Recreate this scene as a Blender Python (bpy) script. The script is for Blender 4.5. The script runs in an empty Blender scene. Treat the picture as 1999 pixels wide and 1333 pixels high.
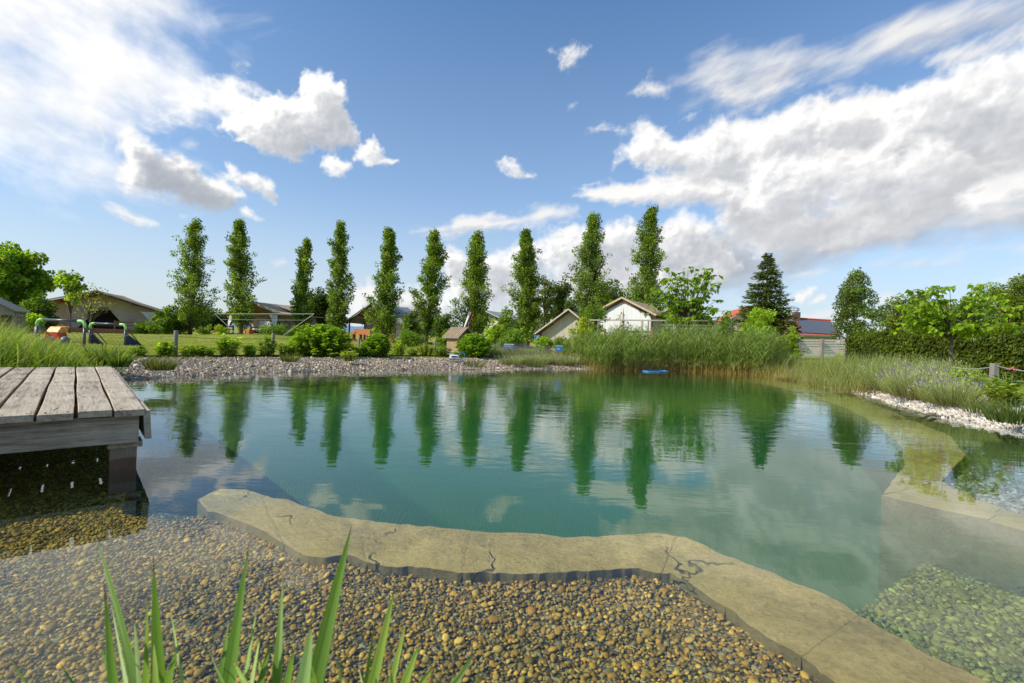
import bpy, bmesh, math, random
import numpy as np
from mathutils import Vector, Matrix, noise as mnoise

rng = np.random.default_rng(7)
random.seed(7)
R = math.radians
scene = bpy.context.scene
COL = scene.collection

# ------------------------------------------------------------------ camera
CAM_H, FPX, ROLL, PITCH = 0.85, 950.0, R(2.2), R(-0.26)
_f = np.array([0, math.cos(PITCH), math.sin(PITCH)])
_r0 = np.array([1.0, 0, 0]); _u0 = np.cross(_r0, _f)
_r = math.cos(ROLL) * _r0 + math.sin(ROLL) * _u0
_u = -math.sin(ROLL) * _r0 + math.cos(ROLL) * _u0
CAMP = np.array([0, 0, CAM_H])

def ray(px, py):
    return _f + _r * (px - 999.5) / FPX + _u * (666.5 - py) / FPX
def at(px, py, z=0.0):
    """ground point of an image pixel: where its sight line meets the level z"""
    d = ray(px, py)
    t = (z - CAM_H) / d[2]
    return CAMP + d * t
def deep(px, py, Y):
    """image pixel back-projected to distance Y in front of the viewpoint"""
    d = ray(px, py)
    return CAMP + d * (Y / d[1])
def yh(px):
    return 662.2 + math.tan(ROLL) * (px - 999.5)
def gx(px, Y):
    return deep(px, yh(px), Y)[0]

cam = bpy.data.cameras.new('camera')
cam.sensor_width = 36.0
cam.lens = 36.0 * FPX / 1999.0
cam.clip_start, cam.clip_end = 0.05, 12000
cam.dof.use_dof = True
cam.dof.focus_distance = 11.0
cam.dof.aperture_fstop = 5.6
camo = bpy.data.objects.new('camera', cam)
COL.objects.link(camo)
M = Matrix(((_r[0], _u[0], -_f[0], 0), (_r[1], _u[1], -_f[1], 0), (_r[2], _u[2], -_f[2], CAM_H), (0, 0, 0, 1)))
camo.matrix_world = M
scene.camera = camo

# ------------------------------------------------------------------ render settings
scene.render.engine = 'CYCLES'
scene.view_settings.view_transform = 'Standard'
scene.view_settings.look = 'None'
scene.view_settings.exposure = 0
cy = scene.cycles
cy.use_denoising = True
cy.max_bounces = 8
cy.diffuse_bounces = 3
cy.glossy_bounces = 3
cy.transmission_bounces = 4
cy.transparent_max_bounces = 12
cy.caustics_reflective = False
cy.caustics_refractive = False
cy.sample_clamp_indirect = 6

# ------------------------------------------------------------------ node helper
class NT:
    def __init__(s, tree):
        s.t = tree; s.n = tree.nodes; s.l = tree.links
    def new(s, typ, **kw):
        n = s.n.new(typ)
        for k, v in kw.items(): setattr(n, k, v)
        return n
    def put(s, sock, v):
        if v is None: return
        if hasattr(v, 'is_linked') or hasattr(v, 'links'):
            s.l.new(v, sock)
        else:
            sock.default_value = v
    def m(s, op, a, b=None, c=None, clamp=False):
        n = s.new('ShaderNodeMath', operation=op, use_clamp=clamp)
        s.put(n.inputs[0], a); s.put(n.inputs[1], b); s.put(n.inputs[2], c)
        return n.outputs[0]
    def v(s, op, a, b=None):
        n = s.new('ShaderNodeVectorMath', operation=op)
        s.put(n.inputs[0], a); s.put(n.inputs[1], b)
        return n.outputs['Value'] if op in ('LENGTH', 'DOT_PRODUCT', 'DISTANCE') else n.outputs[0]
    def noise(s, vec, scale, detail=4, rough=0.5, dim='3D', dist=0.0):
        n = s.new('ShaderNodeTexNoise', noise_dimensions=dim)
        s.put(n.inputs['Vector'], vec)
        n.inputs['Scale'].default_value = scale
        n.inputs['Detail'].default_value = detail
        n.inputs['Roughness'].default_value = rough
        n.inputs['Distortion'].default_value = dist
        return n
    def voro(s, vec, scale, feature='F1', rand=1.0):
        n = s.new('ShaderNodeTexVoronoi', feature=feature)
        s.put(n.inputs['Vector'], vec)
        n.inputs['Scale'].default_value = scale
        n.inputs['Randomness'].default_value = rand
        return n
    def ss(s, x, a, b, lo=0.0, hi=1.0):
        n = s.new('ShaderNodeMapRange', interpolation_type='SMOOTHSTEP')
        s.put(n.inputs[0], x)
        n.inputs[1].default_value = a; n.inputs[2].default_value = b
        n.inputs[3].default_value = lo; n.inputs[4].default_value = hi
        return n.outputs[0]
    def mix(s, fac, a, b, blend='MIX'):
        n = s.new('ShaderNodeMix', data_type='RGBA', blend_type=blend)
        s.put(n.inputs['Factor'], fac)
        s.put(n.inputs[6], a if not isinstance(a, tuple) else (*a, 1)[:4])
        s.put(n.inputs[7], b if not isinstance(b, tuple) else (*b, 1)[:4])
        return n.outputs[2]
    def ramp(s, fac, stops):
        n = s.new('ShaderNodeValToRGB')
        e = n.color_ramp.elements
        while len(e) < len(stops): e.new(0.5)
        for el, (p, c) in zip(e, stops):
            el.position = p; el.color = (*c, 1)
        s.put(n.inputs[0], fac)
        return n.outputs[0]
    def bump(s, h, strength=0.5, dist=0.01, normal=None):
        n = s.new('ShaderNodeBump')
        n.inputs['Strength'].default_value = strength
        n.inputs['Distance'].default_value = dist
        s.put(n.inputs['Height'], h); s.put(n.inputs['Normal'], normal)
        return n.outputs[0]
    def coord(s, which='Object'):
        return s.new('ShaderNodeTexCoord').outputs[which]
    def mapping(s, vec, scale=(1, 1, 1), rot=(0, 0, 0), loc=(0, 0, 0)):
        n = s.new('ShaderNodeMapping')
        s.put(n.inputs[0], vec)
        n.inputs['Scale'].default_value = scale; n.inputs['Rotation'].default_value = rot; n.inputs['Location'].default_value = loc
        return n.outputs[0]

def material(name):
    m = bpy.data.materials.new(name); m.use_nodes = True
    nt = NT(m.node_tree)
    return m, nt, nt.n['Principled BSDF'], nt.n['Material Output']

def plain(name, col, rough=0.6, var=0.25, scale=6.0, metal=0.0, bump=0.0, stretch=(1, 1, 1)):
    m, nt, p, o = material(name)
    co = nt.mapping(nt.coord('Object'), scale=stretch)
    n = nt.noise(co, scale, 6, 0.6)
    lo = tuple(c * (1 - var) for c in col); hi = tuple(min(1, c * (1 + var)) for c in col)
    nt.put(p.inputs['Base Color'], nt.ramp(n.outputs[0], [(0.3, lo), (0.7, hi)]))
    p.inputs['Roughness'].default_value = rough
    p.inputs['Metallic'].default_value = metal
    if bump: nt.put(p.inputs['Normal'], nt.bump(n.outputs[0], 0.6, bump))
    return m

# ------------------------------------------------------------------ sky and sun
SUN_AZ, SUN_EL = R(-113), R(38)      # azimuth from +Y towards +X
w = bpy.data.worlds.new('World'); scene.world = w; w.use_nodes = True
nt = NT(w.node_tree)
bg = nt.n['Background']
sky = nt.new('ShaderNodeTexSky', sky_type='NISHITA')
sky.sun_disc = False
sky.sun_elevation = SUN_EL
sky.sun_rotation = SUN_AZ
sky.altitude = 300
sky.air_density = 1.0; sky.dust_density = 1.2; sky.ozone_density = 2.2
SKY_S = 0.15

vec = nt.coord('Generated')
sep = nt.new('ShaderNodeSeparateXYZ'); nt.put(sep.inputs[0], vec)
el = nt.m('ARCSINE', sep.outputs[2])
S10 = 1.0 / SKY_S
# sky colour: keep it a clear saturated blue overhead, paler at the horizon
skyc = nt.mix(1.0, sky.outputs[0], (.68, 1.03, 1.24), 'MULTIPLY')
haze = nt.m('ADD', nt.ss(el, .30, -.02, 0, .50), nt.ss(el, .8, .0, .0, .30))
skyc = nt.mix(haze, skyc, (.74 * S10, .765 * S10, .80 * S10))
nt.put(bg.inputs[0], skyc)
bg.inputs[1].default_value = SKY_S
w.cycles.sampling_method = 'MANUAL'
w.cycles.sample_map_resolution = 1024

sd = bpy.data.lights.new('sun', 'SUN')
sd.energy = 5.0; sd.angle = R(0.55); sd.color = (1.0, .93, .80)
so = bpy.data.objects.new('sun', sd); COL.objects.link(so)
sdir = Vector((math.sin(SUN_AZ) * math.cos(SUN_EL), math.cos(SUN_AZ) * math.cos(SUN_EL), math.sin(SUN_EL)))
so.rotation_euler = sdir.to_track_quat('Z', 'Y').to_euler()
so.location = (-20, -6, 30)

# ------------------------------------------------------------------ object helpers
def tag(o, label=None, cat=None, group=None, kind=None):
    if label: o['label'] = label
    if cat: o['category'] = cat
    if group: o['group'] = group
    if kind: o['kind'] = kind
    return o
def empty(name, loc=(0, 0, 0), rz=0.0, label=None, cat=None, group=None):
    o = bpy.data.objects.new(name, None); COL.objects.link(o)
    o.location = [float(c) for c in loc]; o.rotation_euler = (0, 0, rz)
    o.empty_display_size = .1
    return tag(o, label, cat, group)
def link(name, me, mat, parent=None):
    o = bpy.data.objects.new(name, me); COL.objects.link(o)
    if mat: me.materials.append(mat)
    if parent: o.parent = parent
    return o
def mesh_np(name, V, F, mat, parent=None, col=None, smooth=False):
    V = np.asarray(V, np.float32); F = np.asarray(F, np.int32)
    me = bpy.data.meshes.new(name)
    n, k = F.shape
    me.vertices.add(len(V)); me.vertices.foreach_set('co', V.ravel())
    me.loops.add(n * k); me.loops.foreach_set('vertex_index', F.ravel())
    me.polygons.add(n)
    me.polygons.foreach_set('loop_start', np.arange(0, n * k, k, dtype=np.int32))
    me.polygons.foreach_set('use_smooth', np.full(n, smooth, dtype=bool))
    if col is not None:
        a = me.color_attributes.new('Col', 'FLOAT_COLOR', 'POINT')
        c = np.ones((len(V), 4), np.float32); col = np.asarray(col); c[:, :col.shape[1]] = col
        a.data.foreach_set('color', c.ravel())
    me.update(calc_edges=True); me.validate()
    return link(name, me, mat, parent)

class MB:
    def __init__(s): s.v = []; s.f = []
    def box(s, lo, hi):
        i = len(s.v); x0, y0, z0 = lo; x1, y1, z1 = hi
        s.v += [(x0, y0, z0), (x1, y0, z0), (x1, y1, z0), (x0, y1, z0), (x0, y0, z1), (x1, y0, z1), (x1, y1, z1), (x0, y1, z1)]
        s.f += [(i, i + 3, i + 2, i + 1), (i + 4, i + 5, i + 6, i + 7), (i, i + 1, i + 5, i + 4), (i + 1, i + 2, i + 6, i + 5), (i + 2, i + 3, i + 7, i + 6), (i + 3, i, i + 4, i + 7)]
        return s
    def bar(s, a, b, w, h=None):
        h = h or w
        a = Vector(a); b = Vector(b); d = (b - a).normalized()
        up = Vector((0, 0, 1)) if abs(d.z) < .95 else Vector((0, 1, 0))
        x = d.cross(up).normalized() * w / 2; y = x.cross(d).normalized() * h / 2
        i = len(s.v)
        for p in (a, b):
            s.v += [tuple(p - x - y), tuple(p + x - y), tuple(p + x + y), tuple(p - x + y)]
        s.f += [(i, i + 3, i + 2, i + 1), (i + 4, i + 5, i + 6, i + 7)] + [(i + k, i + (k + 1) % 4, i + 4 + (k + 1) % 4, i + 4 + k) for k in range(4)]
        return s
    def tube(s, pts, rad, n=8, cap=True):
        pts = [Vector(p) for p in pts]
        if not hasattr(rad, '__len__'): rad = [rad] * len(pts)
        i0 = len(s.v); prev = None
        for k, p in enumerate(pts):
            d = (pts[min(k + 1, len(pts) - 1)] - pts[max(k - 1, 0)]).normalized()
            if prev is None:
                up = Vector((0, 0, 1)) if abs(d.z) < .9 else Vector((1, 0, 0))
                x = d.cross(up).normalized()
            else:
                x = (prev - d * prev.dot(d)).normalized()
            prev = x; y = d.cross(x)
            for j in range(n):
                a = 2 * math.pi * j / n
                s.v.append(tuple(p + (x * math.cos(a) + y * math.sin(a)) * rad[k]))
        for k in range(len(pts) - 1):
            for j in range(n):
                a = i0 + k * n + j; b = i0 + k * n + (j + 1) % n
                s.f.append((a, b, b + n, a + n))
        if cap:
            s.f.append(tuple(i0 + j for j in range(n))[::-1])
            s.f.append(tuple(i0 + (len(pts) - 1) * n + j for j in range(n)))
        return s
    def poly(s, pts):
        i = len(s.v); s.v += [tuple(float(c) for c in p) for p in pts]; s.f.append(tuple(range(i, i + len(pts)))); return s
    def slab(s, pts, t):
        """polygon given in order, thickened by the offset vector t"""
        n = len(pts); i = len(s.v); t = Vector(t)
        s.v += [tuple(Vector(p)) for p in pts] + [tuple(Vector(p) + t) for p in pts]
        s.f.append(tuple(range(i, i + n))[::-1]); s.f.append(tuple(range(i + n, i + 2 * n)))
        s.f += [(i + k, i + (k + 1) % n, i + n + (k + 1) % n, i + n + k) for k in range(n)]
        return s
    def build(s, name, mat, parent=None, smooth=False, bevel=0.0):
        me = bpy.data.meshes.new(name); me.from_pydata(s.v, [], s.f)
        if bevel:
            bm = bmesh.new(); bm.from_mesh(me)
            bmesh.ops.bevel(bm, geom=bm.edges[:], offset=bevel, segments=2, affect='EDGES', profile=.6)
            bm.to_mesh(me); bm.free()
        bm = bmesh.new(); bm.from_mesh(me); bmesh.ops.recalc_face_normals(bm, faces=bm.faces[:]); bm.to_mesh(me); bm.free()
        if smooth:
            me.polygons.foreach_set('use_smooth', [True] * len(me.polygons))
        return link(name, me, mat, parent)
def copy_tree(o, parent=None):
    c = o.copy(); COL.objects.link(c)
    if parent is not None: c.parent = parent
    for ch in list(o.children): copy_tree(ch, c)
    return c

# ------------------------------------------------------------------ vegetation generators
def nrm(a):
    return a / np.maximum(np.linalg.norm(a, axis=-1, keepdims=True), 1e-9)
def rand_dirs(n, g=rng):
    return nrm(g.normal(size=(n, 3)))
def leaves(C, D, N, L, W):
    """rhombic leaves, folded along the midrib: bases C, directions D, face normals N"""
    S = nrm(np.cross(D, N)); N2 = np.cross(S, D)
    L = L[:, None]; W = W[:, None]
    b = C; t = C + D * L - N2 * L * .12
    l = C + D * L * .45 + S * W * .5 + N2 * W * .16; r = C + D * L * .45 - S * W * .5 + N2 * W * .16
    V = np.stack([b, r, t, l], 1).reshape(-1, 3)
    F = np.arange(len(C) * 4).reshape(-1, 4)
    return V, F
def ribbons(B, H, L, W, bend, lean, segs=4, side=None, g=rng, twist=.6):
    """arching blades: bases B, horizontal unit headings H, length, width, bend, lean"""
    n = len(B)
    s = np.linspace(0, 1, segs + 1)
    up = np.array([0, 0, 1.0])
    V = np.zeros((n, segs + 1, 2, 3))
    if side is None:
        a = g.uniform(0, 2 * np.pi, n); side = np.stack([np.cos(a), np.sin(a), np.zeros(n)], 1)
    p = B.copy()
    for k in range(segs + 1):
        if k:
            ang = lean + bend * (s[k] ** 1.3)
            d = np.cos(ang)[:, None] * up + np.sin(ang)[:, None] * H
            p = p + d * (L / segs)[:, None]
        wk = W * (1 - s[k] ** 1.8) * (.65 + .35 * min(1, s[k] * 4)) + .0006
        V[:, k, 0] = p - side * (wk / 2)[:, None]; V[:, k, 1] = p + side * (wk / 2)[:, None]
    idx = np.arange(n * (segs + 1) * 2).reshape(n, segs + 1, 2)
    F = np.stack([idx[:, :-1, 0], idx[:, :-1, 1], idx[:, 1:, 1], idx[:, 1:, 0]], -1).reshape(-1, 4)
    T = np.broadcast_to(s[None, :, None], (n, segs + 1, 2)).reshape(-1)
    return V.reshape(-1, 3), F, T
def jitter_col(base, n, amt=.25, hue=.12, g=rng):
    base = np.asarray(base)
    c = base[None] * (1 + g.normal(0, amt, (n, 1)).clip(-.6, .8))
    c = c * (1 + g.normal(0, hue, (n, 1)) * np.array([[1, .3, -.3]]))
    return c.clip(.004, .9)

def foliage_mat(name, trans=.35, rough=.5, spec=.25):
    m, nt, p, o = material(name)
    c = nt.new('ShaderNodeAttribute', attribute_name='Col').outputs['Color']
    nt.put(p.inputs['Base Color'], c)
    p.inputs['Roughness'].default_value = rough
    p.inputs['Specular IOR Level'].default_value = spec
    t = nt.new('ShaderNodeBsdfTranslucent')
    nt.put(t.inputs[0], nt.mix(1.0, c, (1.5, 1.45, .5), 'MULTIPLY'))
    mx = nt.new('ShaderNodeMixShader'); mx.inputs[0].default_value = trans
    nt.l.new(p.outputs[0], mx.inputs[1]); nt.l.new(t.outputs[0], mx.inputs[2]); nt.l.new(mx.outputs[0], o.inputs[0])
    return m
LEAF = foliage_mat('leaf', .52)
NEEDLE = foliage_mat('needle', .25)
BLADE = foliage_mat('grass_blade', .38, .55)
STRAWY = foliage_mat('flower', .3, .6)
BARK = plain('bark', (.13, .10, .075), .9, .4, 14, bump=.01, stretch=(1, 1, .3))

# ================================================================== POND SHAPES
def chaikin(p, n=2, closed=True):
    p = np.asarray(p, float)
    for _ in range(n):
        q = np.roll(p, -1, 0) if closed else p[1:]
        a = p if closed else p[:-1]
        out = np.empty((2 * len(q), p.shape[1])); out[0::2] = .75 * a + .25 * q; out[1::2] = .25 * a + .75 * q
        p = out if closed else np.vstack([p[:1], out, p[-1:]])
    return p
def inside(P, poly):
    x, y = P[:, 0], P[:, 1]; r = np.zeros(len(P), bool)
    for (x1, y1), (x2, y2) in zip(poly, np.roll(poly, -1, 0)):
        c = (y1 > y) != (y2 > y)
        r ^= c & (x < (x2 - x1) * (y - y1) / (y2 - y1 + 1e-12) + x1)
    return r
def dist(P, poly, closed=True):
    d = np.full(len(P), 1e9)
    B = np.roll(poly, -1, 0) if closed else poly[1:]
    for a, b in zip(poly if closed else poly[:-1], B):
        ab = b - a; t = np.clip(((P - a) @ ab) / (ab @ ab + 1e-12), 0, 1)
        d = np.minimum(d, np.hypot(*(P - a - t[:, None] * ab).T))
    return d
def sdist(P, poly):
    return np.where(inside(P, poly), -1, 1) * dist(P, poly)
def ground_pts(lst, z): return [tuple(at(x, y, z)[:2]) for x, y in lst]

shore_px = [(250, 741), (330, 737), (420, 733), (500, 729), (600, 726), (700, 724), (850, 722), (1000, 721), (1150, 720), (1300, 722), (1420, 727),
            (1520, 735), (1580, 748), (1630, 760), (1700, 772), (1760, 788), (1820, 806), (1880, 822), (1940, 832), (1999, 842)]
SHORE = np.array([(-6.2, 3.2), (-6.0, 4.6), (-5.75, 5.6)] + ground_pts(shore_px, 0) + [(7.6, 5.6), (8.4, 4.0), (8.2, 1.5), (6.0, .1), (2.6, .0), (0, .15), (-2.4, .0), (-4.6, .6)])
SHORE = chaikin(SHORE, 2)

ZL = -.045
led_far = [(385, 972), (430, 955), (480, 955), (560, 975), (640, 1003), (775, 1025), (860, 1033), (960, 1040), (1130, 1045), (1270, 1040), (1340, 1048), (1460, 1100), (1600, 1160), (1700, 1215), (1800, 1268), (1920, 1333), (2080, 1420)]
led_near = [(405, 998), (470, 1018), (528, 1046), (600, 1087), (680, 1083), (745, 1103), (830, 1110), (960, 1120), (1080, 1115), (1235, 1109), (1310, 1112), (1395, 1170), (1500, 1240), (1590, 1300), (1660, 1345), (1760, 1400), (1900, 1480)]
LF = np.array(ground_pts(led_far, ZL)); LN = np.array(ground_pts(led_near, ZL))
rim_in = [(1440, 742), (1510, 752), (1580, 770), (1650, 794), (1715, 828), (1760, 870), (1767, 905), (1720, 963)]
rim_out = [(1450, 736), (1530, 744), (1610, 760), (1690, 782), (1780, 816), (1855, 850), (1885, 884), (1838, 936)]
RI = np.array(ground_pts(rim_in, ZL)); RO = np.array(ground_pts(rim_out, ZL))
arm_front = [(1720, 963), (1850, 994), (1999, 1032), (2600, 1190)]
arm_back = [(1838, 936), (1905, 972), (1999, 998), (2700, 1140)]
AF = np.array(ground_pts(arm_front, ZL)); AB = np.array(ground_pts(arm_back, ZL))

BASIN = np.vstack([LF, [at(2500, 1420, ZL)[:2]], [at(2700, 1230, ZL)[:2]], AF[::-1], RI[::-1][1:],
                   np.array(ground_pts([(1330, 736), (1150, 733), (1000, 733), (800, 735), (640, 739), (520, 745), (440, 753), (385, 770), (345, 800), (322, 850), (312, 900), (318, 960)], ZL))])
GENTLE = np.array(ground_pts([(1440, 742), (1330, 736), (1150, 733), (1000, 733), (800, 735), (640, 739), (520, 745), (440, 753), (385, 770), (345, 800), (322, 850), (312, 900), (318, 960)], ZL))
BENCH = np.array([at(1672, 1192, -.38)[:2], at(1825, 1085, -.38)[:2], at(2000, 1115, -.38)[:2], at(2300, 1170, -.38)[:2], at(2500, 1500, -.38)[:2], at(1990, 1420, -.38)[:2]])
LEDGE = np.vstack([LF, LN[::-1]])

def vnoise(x, y, s, seed=0):
    """cheap smooth value noise for arrays"""
    x = x * s + seed * 17.3; y = y * s + seed * 9.1
    xi = np.floor(x).astype(int); yi = np.floor(y).astype(int); fx = x - xi; fy = y - yi
    fx = fx * fx * (3 - 2 * fx); fy = fy * fy * (3 - 2 * fy)
    def h(a, b):
        q = np.sin(a * 127.1 + b * 311.7 + seed * 74.7) * 43758.5453
        return q - np.floor(q)
    return (h(xi, yi) * (1 - fx) + h(xi + 1, yi) * fx) * (1 - fy) + (h(xi, yi + 1) * (1 - fx) + h(xi + 1, yi + 1) * fx) * fy
def fbm(x, y, s, o=4, seed=0):
    r = 0; a = .5
    for k in range(o): r = r + a * vnoise(x, y, s * 2 ** k, seed + k); a *= .5
    return r

LAWN = .22
def bank_width(P):
    # gravel is a broad band on the far shore, narrow on the right where the planting comes down
    x, y = P[:, 0], P[:, 1]
    w_ = np.full(len(P), 1.5)
    w_ = np.where((x > -1) & (y > 9), 1.9, w_)
    w_ = np.where((x > 5.0), 1.0, w_)
    w_ = np.where((x > 5.0) & (y < 8.5), 1.25, w_)
    w_ = np.where((x < -5.6) & (y < 7.2), .35, w_)
    return w_
def ground_z(P):
    x, y = P[:, 0], P[:, 1]
    s = sdist(P, SHORE); b = sdist(P, BASIN)
    bw = bank_width(P)
    t = np.clip(s / bw, 0, 1)
    zo = LAWN * t ** .8 + .02 * (fbm(x, y, 1.2) - .5) * np.clip(s, 0, 1)
    far = np.clip((y - 14) / 30, 0, 1)
    zo = zo + far * .10 * (fbm(x, y, .12, 3, 5) - .5) * 2
    zo = zo + .38 * np.exp(-((x + 11.5) / 3.2) ** 2 - ((y - 23) / 3) ** 2) + .22 * np.exp(-((x + 17) / 4) ** 2 - ((y - 21) / 3) ** 2)
    big = np.hypot(x, y)
    zo = zo + np.clip((big - 90) / 900, 0, 1) ** 1.5 * 6 * fbm(x, y, .004, 3, 9)
    ld = np.clip(1 - dist(P, np.vstack([LEDGE, LEDGE[:1]])) / .45, 0, 1) * (b > 0) * (y < 4)
    shelf = -np.clip(-s * .42, 0, .135) + .050 * ld - .018 * (fbm(x, y, 2.2, 3, 3) - .45) * np.clip(-s * 3, 0, 1)
    bd = np.clip(-b + .17, 0, 9)
    dn = dist(P, GENTLE, False)
    bas = np.minimum(np.minimum(.56 + np.clip(dn - 2.0, 0, 4) * .03, bd * 5), .06 + .26 * dn)
    bench = inside(P, BENCH)
    bas = np.where(bench, np.minimum(bas, .25), bas)
    zi = np.where(b < .17, shelf - bas, shelf)
    return np.where(s > 0, zo, zi), s, b, bench

def axis(lo, hi, step, far_lo, far_hi, g=1.16):
    c = list(np.arange(lo, hi + 1e-6, step))
    a = []; d = step; p = lo
    while p > far_lo: d *= g; p -= d; a.append(p)
    b = []; d = step; p = hi
    while p < far_hi: d *= g; p += d; b.append(p)
    return np.array(a[::-1] + c + b)
XS = axis(-8, 12.5, .07, -4500, 4500); YS = axis(-.6, 20, .07, -300, 5200)
XX, YY = np.meshgrid(XS, YS)
GP = np.stack([XX.ravel(), YY.ravel()], 1)
GZ, GS, GB, GBN = ground_z(GP)
nx, ny = len(XS), len(YS)
ii = np.arange(nx * ny).reshape(ny, nx)
GF = np.stack([ii[:-1, :-1], ii[:-1, 1:], ii[1:, 1:], ii[1:, :-1]], -1).reshape(-1, 4)
fs = GS[GF].mean(1); fb = GB[GF].mean(1); fw = bank_width(GP[GF].mean(1)) + .25 * (fbm(*GP[GF].mean(1).T, 1.5, 2, 4) - .5)
GV = np.column_stack([GP, GZ])

# ---- materials of the ground
m, nt, p, o = material('lawn_grass')
co = nt.coord('Object')
a = nt.noise(co, 1.1, 5, .6).outputs[0]; b_ = nt.noise(nt.mapping(co, scale=(1, .45, 1)), 24, 6, .7).outputs[0]; c_ = nt.noise(co, .25, 3, .5).outputs[0]
f = nt.m('ADD', nt.m('MULTIPLY', a, .45), nt.m('ADD', nt.m('MULTIPLY', b_, .55), nt.m('MULTIPLY', c_, .25)))
nt.put(p.inputs['Base Color'], nt.ramp(f, [(.42, (.08, .11, .014)), (.58, (.23, .26, .03)), (.72, (.36, .36, .06)), (.85, (.42, .37, .11))]))
p.inputs['Roughness'].default_value = .8; p.inputs['Specular IOR Level'].default_value = .1
nt.put(p.inputs['Normal'], nt.bump(b_, .9, .05))
LAWN_M = m
m, nt, p, o = material('bank_gravel')
co = nt.coord('Object')
v = nt.voro(co, 24); dv_ = nt.voro(co, 24, 'DISTANCE_TO_EDGE').outputs['Distance']
cc = nt.ramp(nt.new('ShaderNodeSeparateColor').outputs[0], [(0, (.2, .18, .15)), (1, (.5, .46, .4))])
sepc = [x for x in nt.n if x.type == 'SEPARATE_COLOR'][0]; nt.put(sepc.inputs[0], v.outputs['Color'])
nt.put(p.inputs['Base Color'], nt.mix(nt.ss(dv_, 0, .12), (.05, .045, .035), cc))
p.inputs['Roughness'].default_value = .85
nt.put(p.inputs['Normal'], nt.bump(nt.ss(dv_, 0, .25), .9, .03))
GRAVEL_M = m
m, nt, p, o = material('pond_liner_and_pebbles')
co = nt.coord('Object')
wt = nt.new('ShaderNodeAttribute', attribute_name='Col').outputs['Color']
sp = nt.new('ShaderNodeSeparateColor'); nt.put(sp.inputs[0], wt)
big = nt.noise(co, 1.3, 5, .6).outputs[0]
v = nt.voro(co, 42); de = nt.voro(co, 42, 'DISTANCE_TO_EDGE').outputs['Distance']
sv = nt.new('ShaderNodeSeparateColor'); nt.put(sv.inputs[0], v.outputs['Color'])
peb = nt.ramp(sv.outputs[0], [(0, (.07, .055, .03)), (.5, (.18, .14, .075)), (1, (.34, .28, .16))])
peb = nt.mix(nt.ss(de, 0, .10), (.02, .017, .01), peb)
silt = nt.ramp(big, [(.3, (.10, .095, .03)), (.7, (.20, .19, .07))])
shal = nt.mix(sp.outputs[1], peb, silt)
lin = nt.ramp(nt.m('ADD', nt.m('MULTIPLY', big, .5), nt.m('MULTIPLY', nt.noise(co, 9, 4, .6).outputs[0], .5)), [(.25, (.155, .165, .105)), (.75, (.20, .20, .13))])
nt.put(p.inputs['Base Color'], nt.mix(sp.outputs[0], shal, lin))
p.inputs['Roughness'].default_value = .9; p.inputs['Specular IOR Level'].default_value = .05
nt.put(p.inputs['Normal'], nt.bump(nt.ss(de, 0, .3), .5, .012))
BED_M = m

def submesh(name, mask, mat, col=None):
    F = GF[mask]; u, inv = np.unique(F, return_inverse=True)
    c = None if col is None else col[u]
    return mesh_np(name, GV[u], inv.reshape(F.shape), mat, None, c, True)
bedc = np.zeros((len(GV), 3))
bedc[:, 0] = np.clip((-.17 - GZ) / .22, 0, 1) * (~GBN)
bedc[:, 1] = np.clip((GP[:, 1] - 3.6) / 1.5, 0, 1) * .9
tag(submesh('ground', fs > fw, LAWN_M), kind='structure')
tag(submesh('gravel_bank', (fs <= fw) & (fs > -.05), GRAVEL_M), kind='structure')
tag(submesh('pond_bed', fs <= -.05, BED_M, bedc), kind='structure')

# ================================================================== WATER
m, nt, p, o = material('pond_water')
nt.n.remove(p)
co = nt.coord('Object')
sepx = nt.new('ShaderNodeSeparateXYZ'); nt.put(sepx.inputs[0], co)
calm = nt.ss(sepx.outputs[1], 1.5, 5.5, .10, 1.0)
n1 = nt.noise(nt.mapping(co, scale=(.55, 1.25, 1), rot=(0, 0, R(-12))), 2.6, 3, .55).outputs[0]
n2 = nt.noise(nt.mapping(co, scale=(.5, 1.3, 1), rot=(0, 0, R(8))), 10, 3, .5).outputs[0]
patch = nt.ss(nt.noise(co, .45, 2, .5).outputs[0], .35, .65, .45, 1.2)
h = nt.m('MULTIPLY', nt.m('ADD', nt.m('MULTIPLY', n1, 1.0), nt.m('MULTIPLY', n2, .30)), nt.m('MULTIPLY', calm, patch))
nb = nt.bump(h, 1.0, .0055)
fr = nt.new('ShaderNodeFresnel'); nt.put(fr.inputs['IOR'], nt.m('MULTIPLY_ADD', nt.new('ShaderNodeNewGeometry').outputs['Backfacing'], 1 / 1.34 - 1.34, 1.34)); nt.put(fr.inputs['Normal'], nb)
gl = nt.new('ShaderNodeBsdfGlossy'); gl.inputs['Roughness'].default_value = 0.0; nt.put(gl.inputs['Normal'], nb)
gl.inputs['Color'].default_value = (.97, 1, 1, 1)
tr = nt.new('ShaderNodeBsdfTransparent'); tr.inputs[0].default_value = (1, 1, 1, 1)
mx = nt.new('ShaderNodeMixShader')
nt.put(mx.inputs[0], nt.m('MULTIPLY', fr.outputs[0], 1.18, clamp=True)); nt.l.new(tr.outputs[0], mx.inputs[1]); nt.l.new(gl.outputs[0], mx.inputs[2])
nt.l.new(mx.outputs[0], o.inputs['Surface'])
va = nt.new('ShaderNodeVolumeAbsorption'); va.inputs['Color'].default_value = (.55, .90, .725, 1); va.inputs['Density'].default_value = 1.10
nt.l.new(va.outputs[0], o.inputs['Volume'])
WATER_M = m
ctr = SHORE.mean(0)
W2 = []
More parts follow.
